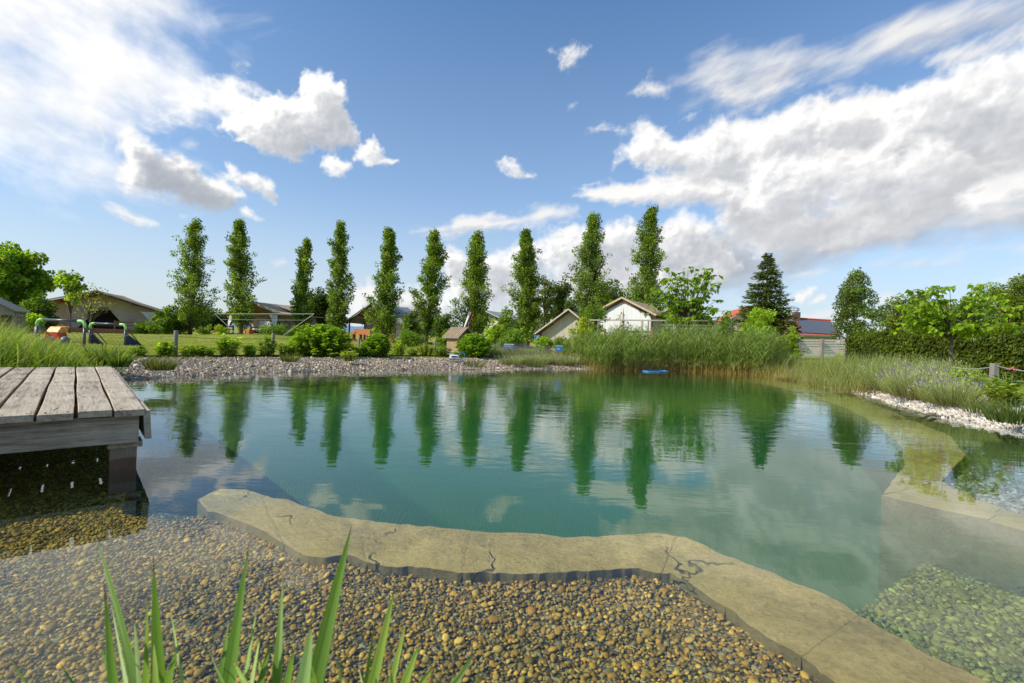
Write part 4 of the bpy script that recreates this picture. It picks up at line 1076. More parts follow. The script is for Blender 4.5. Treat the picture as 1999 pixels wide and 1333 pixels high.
# ---- background and middle-distance trees
broadleaf('maple_tree', 22, 462, 27, 122, 'large bright leaved maple standing behind the grey playhouse', 'tree', (.11, .18, .025), .17, 130, 95, .16, 201, aspect=.85, crad=.20, clump_amt=.35)
broadleaf('young_maple', 136, 519, 23, 48, 'young slim maple with a leafy tuft at the top, in front of the wide tent', 'tree', (.13, .20, .025), .13, 34, 34, .42, 202, aspect=.85, crad=.26, shape='round', open_=.0, tr=.05)
broadleaf('sparse_tree', 176, 556, 22, 92, 'thin wispy sapling with few leaves before the dark opening of the wide tent', 'tree', (.14, .17, .04), .085, 34, 9, .38, 203, crad=.2, tr=.045)
broadleaf('dark_round_tree', 622, 560, 41, 52, 'round dark leaved tree on a bare trunk between two poplars', 'tree', (.03, .055, .014), .17, 80, 70, .2, 204, crad=.27)
broadleaf('airy_tree', 1092, 529, 52, 70, 'grey green airy tree far behind the beige tent', 'tree', (.06, .09, .025), .22, 80, 55, .15, 205, crad=.22)
broadleaf('airy_tree', 1062, 520, 50, 46, 'narrow loose tree just behind the dense dark poplar', 'tree', (.06, .09, .025), .2, 60, 45, .1, 206, crad=.24)
broadleaf('background_tree', 1195, 545, 44, 110, 'dark tree mass behind the roof ridge of the white fronted tent', 'tree', (.05, .085, .018), .22, 110, 70, .05, 207, crad=.22)
broadleaf('background_tree', 1265, 552, 42, 96, 'dark tree at the foot of the tallest poplar', 'tree', (.05, .085, .018), .2, 90, 70, .05, 208, crad=.24)
broadleaf('background_tree', 1125, 575, 40, 70, 'low dark tree at the foot of the broad poplar', 'tree', (.055, .095, .02), .19, 70, 65, .05, 209, crad=.25)
broadleaf('egg_shaped_tree', 1666, 511, 27, 92, 'egg shaped grey green tree standing alone beside the slatted fence', 'tree', (.085, .125, .035), .105, 190, 62, .06, 210, shape='egg', crad=.20, clump_amt=.3)
broadleaf('round_tree', 1768, 571, 44, 108, 'dense round tree far behind the clipped hedge', 'tree', (.10, .135, .025), .19, 150, 90, .05, 211, crad=.2, clump_amt=.35)
broadleaf('round_tree', 1845, 578, 55, 110, 'paler round tree in the gap behind the large leaved sapling', 'tree', (.075, .11, .025), .22, 90, 80, .05, 212, crad=.22)
broadleaf('round_tree', 1985, 538, 36, 140, 'big spreading tree at the far right end of the hedge', 'tree', (.085, .12, .02), .17, 190, 90, .1, 213, crad=.17, clump_amt=.4)
for k, (px, top, Y, wp, lab) in enumerate([(385, 596, 70, 80, 'distant dark tree seen between the two leftmost poplars'), (335, 598, 66, 70, 'distant tree left of the leftmost poplar, above the lawn'), (286, 612, 60, 50, 'distant low tree right of the wide tent'),
                                          (425, 606, 72, 50, 'distant tree behind the left eave of the tan tent')]):
    broadleaf('distant_tree', px, top, Y, wp, lab, 'tree', (.045, .075, .022), .3, 60, 50, .02, 220 + k, crad=.25)
# large-leaved catalpas
def catalpa(px, top, Y, wpx, label, seed, leaf, n, trunk_h, bright=(.14, .24, .022)):
    global rng
    rng = np.random.default_rng(seed)
    X = gx(px, Y); H = deep(px, top, Y)[2] - .2; half = wpx / 2 * Y / FPX
    root = empty('catalpa_tree', (X, Y, .2), 0, label, 'tree')
    mb = MB(); th = H * trunk_h
    mb.tube([(0, 0, 0), (.02, .01, th * .5), (.0, 0, th)], [.055 * H / 3, .045 * H / 3, .04 * H / 3], 8)
    cen = []
    for i in range(n):
        a = i * 2.399 + rng.normal(0, .3); q = (i + .5) / n
        e = rng.uniform(.0, 1.0)
        r = half * rng.uniform(.45, 1.0) * (1.0 - .45 * e ** 2.2)
        p = np.array([math.cos(a) * r, math.sin(a) * r, th * 1.04 + (H - th) * (.02 + .93 * e)])
        p0 = np.array([0, 0, th * rng.uniform(.85, 1.0)]); mid = p0 * .5 + p * .5 + np.array([0, 0, .10 * H * rng.random()])
        mb.tube([p0, mid, p], [.016 * H / 3, .010 * H / 3, .005 * H / 3], 5, False)
        for t in (.45, .72, 1.0):
            q_ = (1 - t) ** 2 * p0 + 2 * t * (1 - t) * mid + t * t * p
            cen.append((q_, t))
    Cs, Ds, Ns = [], [], []
    for q_, t in cen:
        k = int(rng.integers(6, 11) * (1 if t == 1 else .7))
        d = rand_dirs(k); d[:, 2] = d[:, 2] * .35 - .12
        Cs.append(q_ + d * leaf * rng.uniform(.25, .9, (k, 1))); Ds.append(nrm(d + np.array([0, 0, -.55]) + rng.normal(0, .2, (k, 3)))); Ns.append(nrm(np.array([0, 0, 1.0]) + d * .5 + rng.normal(0, .25, (k, 3))))
    C = np.concatenate(Cs); D = np.concatenate(Ds); N = np.concatenate(Ns); m_ = len(C)
    L = leaf * np.exp(rng.normal(0, .2, m_)); W = L * .85
    col = jitter_col(bright, m_, .25, .10)
    mb.build('trunk', BARK, root, True); crown_mesh('crown', C, D, N, L, W, col, root)
catalpa(1338, 519, 24, 150, 'open crowned catalpa with big drooping leaves in front of the tent behind the railing', 231, .20, 84, .38, (.10, .175, .018))
catalpa(1856, 556, 12, 205, 'young catalpa on a thin bare trunk before the clipped hedge, leaves large and bright', 232, .125, 92, .50, (.125, .20, .02))

# conifer
def conifer(px, top, Y, wpx, label, seed):
    global rng
    rng = np.random.default_rng(seed)
    X = gx(px, Y); H = deep(px, top, Y)[2] - .2; half = wpx / 2 * Y / FPX
    root = empty('fir_tree', (X, Y, .2), 0, label, 'conifer')
    mb = MB(); mb.tube([(0, 0, 0), (0, 0, H * .5), (0, 0, H)], [.16, .09, .012], 8)
    Cs, Ds, Ns, Ls, cols = [], [], [], [], []
    nw = 52
    for w_ in range(nw):
        t = (w_ + rng.random()) / nw; z = H * (.06 + .92 * t); R0 = half * 1.22 * (1 - t) ** .80 + .10
        nbr = int(12 - 6 * t)
        for i in range(nbr):
            a = i * 6.283 / nbr + w_ * .7 + rng.normal(0, .15)
            Rb = R0 * rng.uniform(.72, 1.1)
            hd = np.array([math.cos(a), math.sin(a), 0]); z = H * np.clip(.05 + .93 * (t + rng.normal(0, .018)), .04, .985)
            n = int(44 * Rb / half) + 16
            s = rng.random(n) ** .7
            rise = .35 * (t - .35)
            P_ = np.array([0, 0, z]) + hd * (s * Rb)[:, None]; P_[:, 2] += Rb * (s * rise - .22 * s ** 1.5 + .16 * s ** 4)
            side = np.cross(hd, [0, 0, 1.0])
            sg = rng.choice([-1, 1], n)
            P_ = P_ + side * (sg * rng.random(n) * .26 * Rb * (1.2 - s))[:, None]; P_[:, 2] += rng.normal(0, .05, n)
            Cs.append(P_); Ds.append(nrm(hd * .8 + side * (sg * rng.uniform(.2, .9, n))[:, None] + np.array([0, 0, .12]) + rng.normal(0, .15, (n, 3))))
            Ns.append(nrm(np.array([0, 0, 1.0]) + rng.normal(0, .3, (n, 3)))); Ls.append(rng.uniform(.22, .42, n) * (.6 + .4 * (1 - t)))
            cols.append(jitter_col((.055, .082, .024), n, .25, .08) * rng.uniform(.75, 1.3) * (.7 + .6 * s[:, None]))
            mb.tube([(0, 0, z), tuple(np.array([0, 0, z]) + hd * Rb * .6 + np.array([0, 0, Rb * (.6 * rise - .12)]))], [.025, .008], 3, False)
    C, D, N, L, col = [np.concatenate(q) for q in (Cs, Ds, Ns, Ls, cols)]
    mb.build('trunk', BARK, root, True); crown_mesh('crown', C, D, N, L, L * .36, col, root, NEEDLE)
conifer(1492, 493, 36, 112, 'dark green fir with layered branches beside the red roofed house', 240)

# ---- middle-distance shrubs
SH = [  # px, top, Y, width, colour, leaf, clumps, per, label
    (318, 600, 33, 36, MID, .13, 50, 60, 'loose shrub on the lawn between the wide tent and the leftmost poplar'),
    (345, 622, 36, 40, DK, .12, 40, 60, 'low dark shrub at the foot of the leftmost poplar'),
    (286, 628, 30, 46, MID, .11, 40, 60, 'low shrub right of the wide tent steps'),
    (78, 574, 25, 60, DK, .12, 60, 70, 'dark shrub between the playhouse and the wide tent'),
    (60, 606, 22, 50, BR, .10, 46, 60, 'bright lime shrub beside the grey playhouse wall'),
    (535, 632, 30, 60, MID, .09, 46, 60, 'clipped shrub in front of the tan tent side'),
    (592, 634, 31, 50, MID, .09, 40, 60, 'clipped shrub at the back corner of the tan tent'),
    (432, 634, 33, 30, BR, .09, 26, 40, 'small bright shrub under the left eave of the tan tent'),
    (400, 634, 34, 30, MID, .09, 26, 40, 'small shrub right of the leftmost poplar'),
    (803, 606, 31, 44, (.07, .11, .025), .12, 60, 70, 'dark shrub right of the brown and grey roofed tent'),
    (866, 611, 34, 48, DK, .13, 60, 70, 'dark rounded shrub between two poplars, left of the flag'),
    (800, 646, 27, 72, MID, .09, 50, 60, 'low spreading shrub in front of the dark shrub and poplar foot'),
    (870, 640, 27, 40, MID, .09, 36, 60, 'low shrub just left of the small wooden hut'),
    (735, 630, 30, 22, BR, .09, 20, 40, 'small bright shrub in front of the brown tent porch'),
    (965, 622, 25, 42, BR, .09, 50, 60, 'yellow green shrub right of the flag in front of a canvas front'),
    (985, 592, 27, 30, (.10, .16, .025), .10, 50, 60, 'small columnar tree left of the dense dark poplar'),
    (995, 640, 23, 50, MID, .09, 44, 60, 'green shrub above the blue notice board'),
    (1065, 654, 23, 40, BR, .085, 40, 60, 'low clipped hedge shrub below the beige tent, left piece'),
    (1100, 656, 23, 40, MID, .085, 40, 60, 'low clipped hedge shrub below the beige tent, right piece'),
    (1137, 612, 21, 42, YL, .085, 56, 60, 'yellow leaved shrub between the beige tent and the white fronted tent'),
    (1158, 585, 24, 56, MID, .10, 60, 55, 'leafy shrub hanging over the left end of the railing'),
    (1212, 612, 23.6, 54, DK, .09, 30, 16, 'thin branched shrub in front of the white tent wall'),
    (1415, 606, 27, 52, MID, .10, 56, 60, 'green shrub at the right end of the railing, by the orange roof'),
    (1482, 590, 31, 64, BR, .13, 80, 66, 'bright green bush at the foot of the fir'),
    (1544, 638, 24, 34, BR, .09, 40, 60, 'round bright bush beside the slatted fence'),
]
for k, (px, top, Y, wp, c, lf, cl, per, lab) in enumerate(SH):
    broadleaf('shrub', px, top, Y, wp, lab, 'shrub', c, lf, cl, per, .02, 300 + k, 'shrubs around the tents', crad=.27, tr=.03, part='foliage')

# ---- border plants along the far shore: each is a plant of upright stems with whorled leaves
def border_plant(px, base, top, wpx, label, seed, kind='upright', col=BR, leaf=.085):
    global rng
    rng = np.random.default_rng(seed)
    g0 = at(px, base, .2); Y = g0[1]
    X = g0[0]; H = max(.1, deep(px, top, Y)[2] - .15) * 1.06; half = wpx / 2 * Y / FPX * 1.22
    root = empty('border_plant', (X, Y, .19), 0, label, 'plant', 'leafy plants along the gravel shore')
    mb = MB(); Cs, Ds, Ns, Ls, cols = [], [], [], [], []
    ns = int(13 + half * 48) if kind == 'upright' else int(50 + half * 190)
    for i in range(ns):
        a = rng.uniform(0, 6.283); rr = half * math.sqrt(rng.random())
        f = rr / half
        hh = H * (rng.uniform(.7, 1.0) if kind == 'upright' else (1 - f ** 2.2) ** .5 * rng.uniform(.85, 1.02) + .04)
        hh *= (1 - .35 * f) if kind == 'upright' else 1
        b = np.array([math.cos(a), math.sin(a), 0]) * rr * .45
        t_ = np.array([math.cos(a), math.sin(a), 0]) * rr * .92; t_[2] = hh
        mb.tube([b, (b + t_) / 2 + np.array([0, 0, hh * .06]), t_], [.008, .006, .003], 4, False)
        nl = int(hh / .021) + 7
        s = (rng.random(nl) ** .7) if kind == 'upright' else rng.random(nl) ** .5
        P_ = b + (t_ - b) * s[:, None]
        az_ = rng.uniform(0, 6.283, nl); hd = np.stack([np.cos(az_), np.sin(az_), rng.uniform(-.25, .55, nl)], 1)
        Cs.append(P_); Ds.append(nrm(hd)); Ns.append(nrm(np.array([0, 0, 1.0]) - hd * .35 + rng.normal(0, .25, (nl, 3))))
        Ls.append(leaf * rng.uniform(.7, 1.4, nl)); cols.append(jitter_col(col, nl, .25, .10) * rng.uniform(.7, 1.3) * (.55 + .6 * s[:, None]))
    C, D, N, L, c = [np.concatenate(q) for q in (Cs, Ds, Ns, Ls, cols)]
    mb.build('stems', STEM, root, False)
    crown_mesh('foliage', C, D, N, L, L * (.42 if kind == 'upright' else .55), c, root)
STEM = plain('green_stem', (.10, .13, .03), .7, .3, 8)
for k, (px, b, t, wp, kd, c, lf, lab) in enumerate([
    (268, 699, 676, 36, 'upright', MID, .07, 'low leafy plant beside the tip of the long grass, left of the first fence post'),
    (322, 698, 663, 38, 'upright', BR, .085, 'leafy plant just left of the tallest fence post on the shore'),
    (372, 698, 671, 34, 'upright', BR, .08, 'low leafy plant right of the tallest fence post'),
    (400, 698, 674, 32, 'upright', MID, .08, 'spreading low plant next to the tall single border plant'),
    (444, 698, 649, 38, 'upright', BR, .095, 'tallest single border plant, below the left end of the net tapes'),
    (489, 698, 668, 28, 'upright', BR, .08, 'small border plant at the foot of the leaning net pole'),
    (519, 698, 656, 32, 'upright', MID, .085, 'border plant against the fence post beside the right net pole'),
    (560, 698, 667, 34, 'upright', MID, .08, 'low plant at the left side of the big bush'),
    (627, 697, 640, 118, 'mound', (.12, .20, .02), .085, 'biggest glossy green bush on the far shore'),
    (683, 704, 684, 34, 'upright', YL, .06, 'small yellowish plant on the gravel right of the biggest bush'),
    (735, 699, 656, 56, 'mound', (.11, .19, .02), .085, 'medium dome shaped bush below the brown and grey roofed tent'),
    (703, 697, 675, 32, 'upright', BR, .07, 'low plant left of the medium dome shaped bush'),
    (779, 696, 662, 22, 'upright', BR, .075, 'narrow plant right of the medium dome shaped bush'),
    (806, 697, 680, 18, 'upright', MID, .065, 'tiny plant alone at the lawn edge'),
    (832, 697, 666, 36, 'upright', (.14, .18, .03), .07, 'loose plant next to the short fence post left of the hut'),
    (862, 698, 672, 38, 'upright', MID, .075, 'leafy plant below the small wooden hut, left of the pool cleaner'),
    (923, 699, 657, 72, 'mound', (.11, .19, .02), .085, 'dome shaped bush between the pool cleaner and the stone block'),
    (985, 699, 676, 46, 'upright', MID, .075, 'leafy plant between the stone block and the notice board'),
    (1020, 690, 670, 40, 'upright', MID, .07, 'leafy plant behind the notice board')]):
    border_plant(px, b, t, wp, lab, 400 + k, kd, c, lf)

# hedge on the right
def hedge():
    global rng
    rng = np.random.default_rng(55)
    A = np.array([gx(1672, 23), 23.0]); B = np.array([gx(1999, 14.6), 14.6]); B = B + (B - A) * .35
    ctr_ = (A + B) / 2; d = B - A; Ln = np.hypot(*d); d /= Ln
    root = empty('clipped_hedge', (A[0], A[1], .2), math.atan2(d[1], d[0]), 'long clipped dark green hedge along the right side of the lawn', 'hedge')
    H, T = 1.42, .9
    MB().box((0, -T / 2 + .18, 0), (Ln, T / 2 - .18, H - .2)).build('shade_core', plain('hedge_shade', (.012, .018, .006), .9, .3, 5), root)  # near-black box painting the shade inside the hedge
    n = 30000
    u = rng.uniform(0, Ln, n); face = rng.random(n)
    v = np.where(face < .72, -T / 2, rng.uniform(-T / 2, T / 2, n)); z = np.where(face < .72, rng.uniform(0, H, n), H)
    bumpy = .10 * (fbm(u, z + v, 1.6, 3, 4) - .5) * 2
    v = v + np.where(face < .72, bumpy + rng.normal(0, .05, n), 0); z = z + np.where(face < .72, 0, bumpy * 1.2 + np.abs(rng.normal(0, .07, n)))
    C = np.stack([u, v, z], 1)
    Nn = np.where((face < .72)[:, None], np.array([0, -1.0, .55]), np.array([0, -.3, 1.0])) + rng.normal(0, .45, (n, 3))
    D = rng.normal(0, 1, (n, 3)) + np.array([0, -.5, -.5])
    D = nrm(D - nrm(Nn) * (D * nrm(Nn)).sum(1)[:, None])
    tint = .55 + .9 * fbm(u, z * 1.6 + v, 2.2, 3, 8)
    col = jitter_col((.058, .085, .010), n, .35, .12) * (tint ** 1.6)[:, None]
    L = rng.uniform(.07, .13, n)
    crown_mesh('foliage', C, D, nrm(Nn), L, L * .6, col, root)
hedge()

# ================================================================== REEDS, GRASSES, LAVENDER (uncountable: one object each)
def stuff_ribbons(name, parts, mat):
    Vs, Fs, Cs = [], [], []; o_ = 0
    for V, F, c in parts:
        Vs.append(V); Fs.append(F + o_); Cs.append(c); o_ += len(V)
    ob = mesh_np(name, np.concatenate(Vs), np.concatenate(Fs), mat, None, np.concatenate(Cs))
    return tag(ob, kind='stuff')
def head(n):
    a = rng.uniform(0, 6.283, n); return np.stack([np.cos(a), np.sin(a), np.zeros(n)], 1)
def grad(T, n, k, stops, base_jit):
    """colour along the blade, jittered per blade"""
    ps = [s_[0] for s_ in stops]; cs = np.array([s_[1] for s_ in stops])
    c = np.stack([np.interp(T, ps, cs[:, j]) for j in range(3)], 1)
    return (c * np.repeat(base_jit, k, 0)).clip(.004, .9)
def bjit(n, a=.2, h=.08):
    return (1 + rng.normal(0, a, (n, 1))).clip(.4, 1.8) * (1 + rng.normal(0, h, (n, 1)) * np.array([[1, .2, -.3]]))

rng = np.random.default_rng(77)
def near_shore(px0, px1, n, off0, off1, shore_y=None):
    """points scattered along the shore between two sight lines, off0..off1 metres inland (negative: in the water)"""
    px = rng.uniform(px0, px1, n)
    sy = np.interp(px, [s_[0] for s_ in shore_px], [s_[1] for s_ in shore_px])
    P_ = np.array([at(a, b, 0)[:2] for a, b in zip(px, sy)])
    # inland normal of the smoothed shore
    q = np.array([at(a + 6, np.interp(a + 6, [s_[0] for s_ in shore_px], [s_[1] for s_ in shore_px]), 0)[:2] for a in px])
    t = nrm(q - P_); nn = np.stack([-t[:, 1], t[:, 0]], 1)
    o_ = rng.uniform(off0, off1, n)
    return P_ + nn * o_[:, None], px, o_
def zof(P_): return ground_z(P_)[0]

# reeds
n = 1900
P_, px, o_ = near_shore(1140, 1500, n, -.55, 1.7)
Bz = np.column_stack([P_, np.maximum(zof(P_), -.15)])
Hh = np.interp(px, [1140, 1180, 1260, 1400, 1460, 1500], [.75, 1.05, 1.25, 1.4, 1.3, 1.1]) * rng.uniform(.72, 1.06, n) * np.where(o_ < 0, .9, 1)
hd = head(n)
parts = []
V, F, T = ribbons(Bz, hd, Hh, np.full(n, .011), rng.uniform(0, .18, n), np.abs(rng.normal(0, .05, n)), 5)
parts.append((V, F, grad(T, n, 12, [(0, (.44, .28, .08)), (.18, (.40, .31, .09)), (.35, (.17, .23, .055)), (1, (.15, .23, .05))], bjit(n))))
for k in range(9):
    s = .22 + .78 * (k + rng.random(n)) / 9
    h2 = head(n)
    Bk = Bz + np.column_stack([hd[:, :2] * (Hh * s * .06)[:, None], Hh * s])
    V, F, T = ribbons(Bk, h2, rng.uniform(.22, .42, n), rng.uniform(.014, .024, n), rng.uniform(.5, 1.5, n), rng.uniform(.25, .6, n), 4)
    lo = (.18, .255, .045) if k > 1 else (.34, .30, .09)
    parts.append((V, F, grad(T, n, 10, [(0, lo), (1, (.30, .38, .10))], bjit(n))))
# straw skirt at the waterline
m2 = 2600
P2, px2, o2 = near_shore(1150, 1560, m2, -.6, .15)
V, F, T = ribbons(np.column_stack([P2, np.maximum(zof(P2), -.12)]), head(m2), rng.uniform(.12, .42, m2), rng.uniform(.006, .012, m2), rng.uniform(.1, .9, m2), np.abs(rng.normal(0, .25, m2)), 3)
parts.append((V, F, grad(T, m2, 8, [(0, (.36, .22, .06)), (1, (.50, .38, .12))], bjit(m2))))
stuff_ribbons('reeds', parts, BLADE)

# mixed pale grass right of the reeds
n = 5200
P_, px, o_ = near_shore(1480, 1680, n, -.35, 2.0)
Hh = rng.uniform(.35, .75, n) * np.where(o_ < .2, .7, 1)
V, F, T = ribbons(np.column_stack([P_, np.maximum(zof(P_), -.1)]), head(n), Hh, rng.uniform(.006, .012, n), rng.uniform(.1, .9, n), np.abs(rng.normal(0, .16, n)), 4)
parts = [(V, F, grad(T, n, 10, [(0, (.38, .28, .08)), (.3, (.25, .27, .07)), (1, (.28, .34, .11))], bjit(n)))]
stuff_ribbons('shore_grass', parts, BLADE)

# lavender bank on the right: domed bushes of fine stems, some purple spikes
def lavender(name, pts, radii, heights, per, purple, seed):
    global rng
    rng = np.random.default_rng(seed)
    parts = []
    for (x, y, z), r, h, pp in zip(pts, radii, heights, purple):
        n = int(per * r * r)
        a = rng.uniform(0, 6.283, n); rr = np.sqrt(rng.random(n))
        H_ = np.stack([np.cos(a), np.sin(a), np.zeros(n)], 1)
        Bs = np.array([x, y, z]) + H_ * (rr * r * .55)[:, None]
        L = h * (1 - .28 * rr ** 2) * rng.uniform(.78, 1.12, n); lean = rr * .75 * rng.uniform(.6, 1.1, n)
        V, F, T = ribbons(Bs, H_, L, rng.uniform(.0045, .008, n), rng.uniform(-.15, .25, n), lean, 4)
        c = grad(T, n, 10, [(0, (.20, .17, .06)), (.35, (.22, .25, .075)), (1, (.34, .39, .14))], bjit(n, .22))
        parts.append((V, F, c))
        # flower spikes
        k = int(n * .30); ii_ = rng.choice(n, k, False)
        tips = V.reshape(n, 5, 2, 3).mean(2)[ii_, -1]; tdir = nrm(tips - V.reshape(n, 5, 2, 3).mean(2)[ii_, -2])
        S = nrm(np.cross(tdir, rand_dirs(k)))
        base_ = (np.array([.27, .15, .42])) * np.ones((k, 3))
        green = np.array([.40, .42, .22]) * np.ones((k, 3))
        sel = (rng.random(k) < pp)[:, None]
        cc_ = np.where(sel, base_, green) * (1 + rng.normal(0, .2, (k, 1)))
        lv, lf = leaves(tips - tdir * .01, tdir, S, rng.uniform(.03, .06, k), rng.uniform(.012, .02, k))
        parts.append((lv, lf, np.repeat(cc_.clip(.01, .8), 4, 0)))
    return stuff_ribbons(name, parts, STRAWY)
rng = np.random.default_rng(88)
pts, rd, hs, pu = [], [], [], []
for i in range(50):
    pxx = rng.uniform(1635, 1835); dd = rng.uniform(.15, np.interp(pxx, [1635, 1740, 1835], [3.2, 2.2, .7]))
    P_, _, _ = near_shore(pxx, pxx + 1, 1, dd, dd + .01)
    if 999.5 + FPX * P_[0, 0] / P_[0, 1] > 1866: continue
    h = (.44 + .22 * min(dd, 1.8) / 1.8) * np.interp(999.5 + FPX * P_[0, 0] / P_[0, 1], [1640, 1800, 1866], [1.1, 1.08, .75])
    pts.append((P_[0, 0], P_[0, 1], .12)); rd.append(rng.uniform(.4, .62)); hs.append(h * rng.uniform(.9, 1.15)); pu.append(.04 if rng.random() < .75 else .45)
lavender('lavender_bank', pts, rd, hs, 1500, pu, 89)
rng = np.random.default_rng(90)
pts, rd, hs, pu = [], [], [], []
for i in range(40):
    pxx = rng.uniform(1005, 1165); row = i % 2
    dd = (.55 if row == 0 else 1.9) + rng.uniform(-.25, .35)
    P_, _, _ = near_shore(pxx, pxx + 1, 1, dd, dd + .01)
    pts.append((P_[0, 0], P_[0, 1], .10)); rd.append(rng.uniform(.30, .42)); hs.append((.31 if row == 0 else .56) * rng.uniform(.9, 1.1)); pu.append(.1 if row == 0 else .95)
lavender('shore_lavender', pts, rd, hs, 1500, pu, 91)

# tall grass behind the deck
rng = np.random.default_rng(92)
n = 17000
xy = np.column_stack([rng.uniform(-9.6, -4.6, n), rng.uniform(5.3, 9.6, n)])
s_ = sdist(xy, SHORE)
ok = (s_ > -.05) & (np.degrees(np.arctan2(xy[:, 0], xy[:, 1])) < -39.2 + rng.normal(0, .5, n)) ; xy = xy[ok]; n = len(xy)
den = fbm(xy[:, 0], xy[:, 1], 1.1, 3, 12)
ok = rng.random(n) < np.clip(den * 2.0 - .25, .25, 1); xy = xy[ok]; n = len(xy)
ang_ = np.degrees(np.arctan2(xy[:, 0], xy[:, 1]))
Hh = np.interp(ang_, [-52, -46.5, -44.6, -42, -39, -37], [.72, .62, .40, .27, .24, .20]) * rng.uniform(.6, 1.15, n)
V, F, T = ribbons(np.column_stack([xy, np.maximum(zof(xy), 0) - .01]), head(n), Hh * 1.12, rng.uniform(.008, .018, n), rng.uniform(.4, 1.5, n), np.abs(rng.normal(.1, .14, n)), 5)
parts = [(V, F, grad(T, n, 12, [(0, (.15, .18, .03)), (.5, (.24, .34, .035)), (1, (.36, .46, .08))], bjit(n)))]
# dead stalks and seed heads among it
k = 700; ii_ = rng.choice(n, k, False)
V, F, T = ribbons(np.column_stack([xy[ii_], np.maximum(zof(xy[ii_]), 0)]), head(k), Hh[ii_] * 1.25, rng.uniform(.004, .007, k), rng.uniform(0, .5, k), np.abs(rng.normal(0, .12, k)), 4)
parts.append((V, F, grad(T, k, 10, [(0, (.2, .15, .07)), (1, (.30, .24, .12))], bjit(k))))
stuff_ribbons('tall_grass', parts, BLADE)

# sedge and iris tufts on the gravel near the deck and along the shore
rng = np.random.default_rng(93)
def tuft(px, py, n, h, w_, col, label, seed, z=.04, lean=.35, name='grass_tuft', bl=.008):
    global rng
    rng = np.random.default_rng(seed)
    for _k in range(4): c = at(px, py, z); z = max(-.03, float(ground_z(np.array([c[:2]]))[0][0])) - .005
    a = rng.uniform(0, 6.283, n); rr = np.sqrt(rng.random(n))
    H_ = np.stack([np.cos(a), np.sin(a), np.zeros(n)], 1)
    V, F, T = ribbons(H_ * (rr * w_ * .5)[:, None], H_, h * rng.uniform(.55, 1.1, n), rng.uniform(.6, 1.3, n) * bl, rng.uniform(.1, .9, n), rr * lean + .03, 4)
    c0 = np.array(col)
    root = mesh_np(name, V, F, BLADE, None, grad(T, n, 10, [(0, tuple(c0 * .8)), (1, tuple(c0 * 1.25))], bjit(n)))
    root.location = [float(q) for q in c]
    return tag(root, label, 'grass tuft', 'tufts of grass on the shore')
tuft(312, 722, 420, .22, .34, (.13, .15, .04), 'round olive grass tuft on the gravel nearest the deck', 1)
tuft(232, 716, 120, .30, .22, (.15, .22, .04), 'broad bladed tuft at the tip of the deck', 2, bl=.022)
tuft(206, 712, 150, .34, .3, (.12, .17, .04), 'dark bladed tuft behind the outermost deck plank', 3, bl=.02)
tuft(567, 706, 260, .20, .32, (.15, .17, .035), 'yellow green grass tuft on the gravel below the biggest bush', 4)
tuft(925, 716, 160, .24, .5, (.16, .16, .05), 'sparse straw coloured tuft at the waterline below the dome bush', 5)
tuft(1046, 716, 200, .26, .6, (.15, .18, .05), 'thin tuft at the waterline below the notice board', 6)
tuft(1120, 719, 160, .24, .6, (.19, .18, .05), 'thin straw tuft at the left end of the reeds', 7)
tuft(1985, 826, 520, .30, .5, (.11, .16, .03), 'dense dark tuft at the water edge among the white stones', 8)
tuft(1910, 806, 160, .26, .3, (.16, .2, .05), 'thin tuft growing between the white stones', 9)
tuft(1720, 772, 300, .22, .6, (.16, .2, .05), 'fringe tuft in front of the lavender bank at the lily pads', 10)
tuft(1610, 757, 300, .24, .6, (.2, .2, .06), 'straw tinted tuft at the waterline right of the reeds', 11)
tuft(1535, 745, 260, .2, .5, (.25, .2, .07), 'dry tuft at the waterline by the slatted fence', 12)
# right border: bright leafy plants behind the white stones
rng = np.random.default_rng(94)
for k, (px, b, t, wp, c, lab) in enumerate([(1885, 770, 714, 74, (.17, .24, .03), 'yellow green bush right of the young catalpa trunk'), (1925, 775, 735, 56, (.15, .22, .03), 'leafy green plant at the foot of the roped fence post'),
                                            (1955, 790, 752, 50, (.14, .19, .03), 'low green plant behind the white stones'), (1850, 765, 735, 40, (.16, .2, .04), 'low leafy plant at the foot of the young catalpa')]):
    border_plant(px, b, t, wp, lab, 450 + k, 'upright', c, .075)

# short turf on the near edge of the lawn
rng = np.random.default_rng(95)
n = 60000
xy = np.column_stack([rng.uniform(-16, 6, n), 8.5 + 17 * rng.random(n) ** 1.3]); s_ = sdist(xy, SHORE)
ok = (s_ > bank_width(xy) + .05); xy = xy[ok]; n = len(xy)
V, F, T = ribbons(np.column_stack([xy, zof(xy) - .005]), head(n), rng.uniform(.03, .075, n), rng.uniform(.008, .016, n), rng.uniform(.2, 1.0, n), np.abs(rng.normal(.2, .2, n)), 2)
tn = .75 + .5 * fbm(xy[:, 0], xy[:, 1], .9, 3, 2)
stuff_ribbons('turf', [(V, F, grad(T, n, 6, [(0, (.16, .19, .02)), (1, (.38, .42, .06))], bjit(n) * tn[:, None]))], BLADE)
n = 16000
xy = np.column_stack([rng.uniform(5.5, 13, n), rng.uniform(5.5, 15, n)]); s_ = sdist(xy, SHORE)
ok = s_ > 1.3; xy = xy[ok]; n = len(xy)
V, F, T = ribbons(np.column_stack([xy, zof(xy) - .005]), head(n), rng.uniform(.03, .08, n), rng.uniform(.008, .016, n), rng.uniform(.2, 1.0, n), np.abs(rng.normal(.2, .2, n)), 2)
stuff_ribbons('turf', [(V, F, grad(T, n, 6, [(0, (.16, .19, .02)), (1, (.38, .42, .06))], bjit(n)))], BLADE)

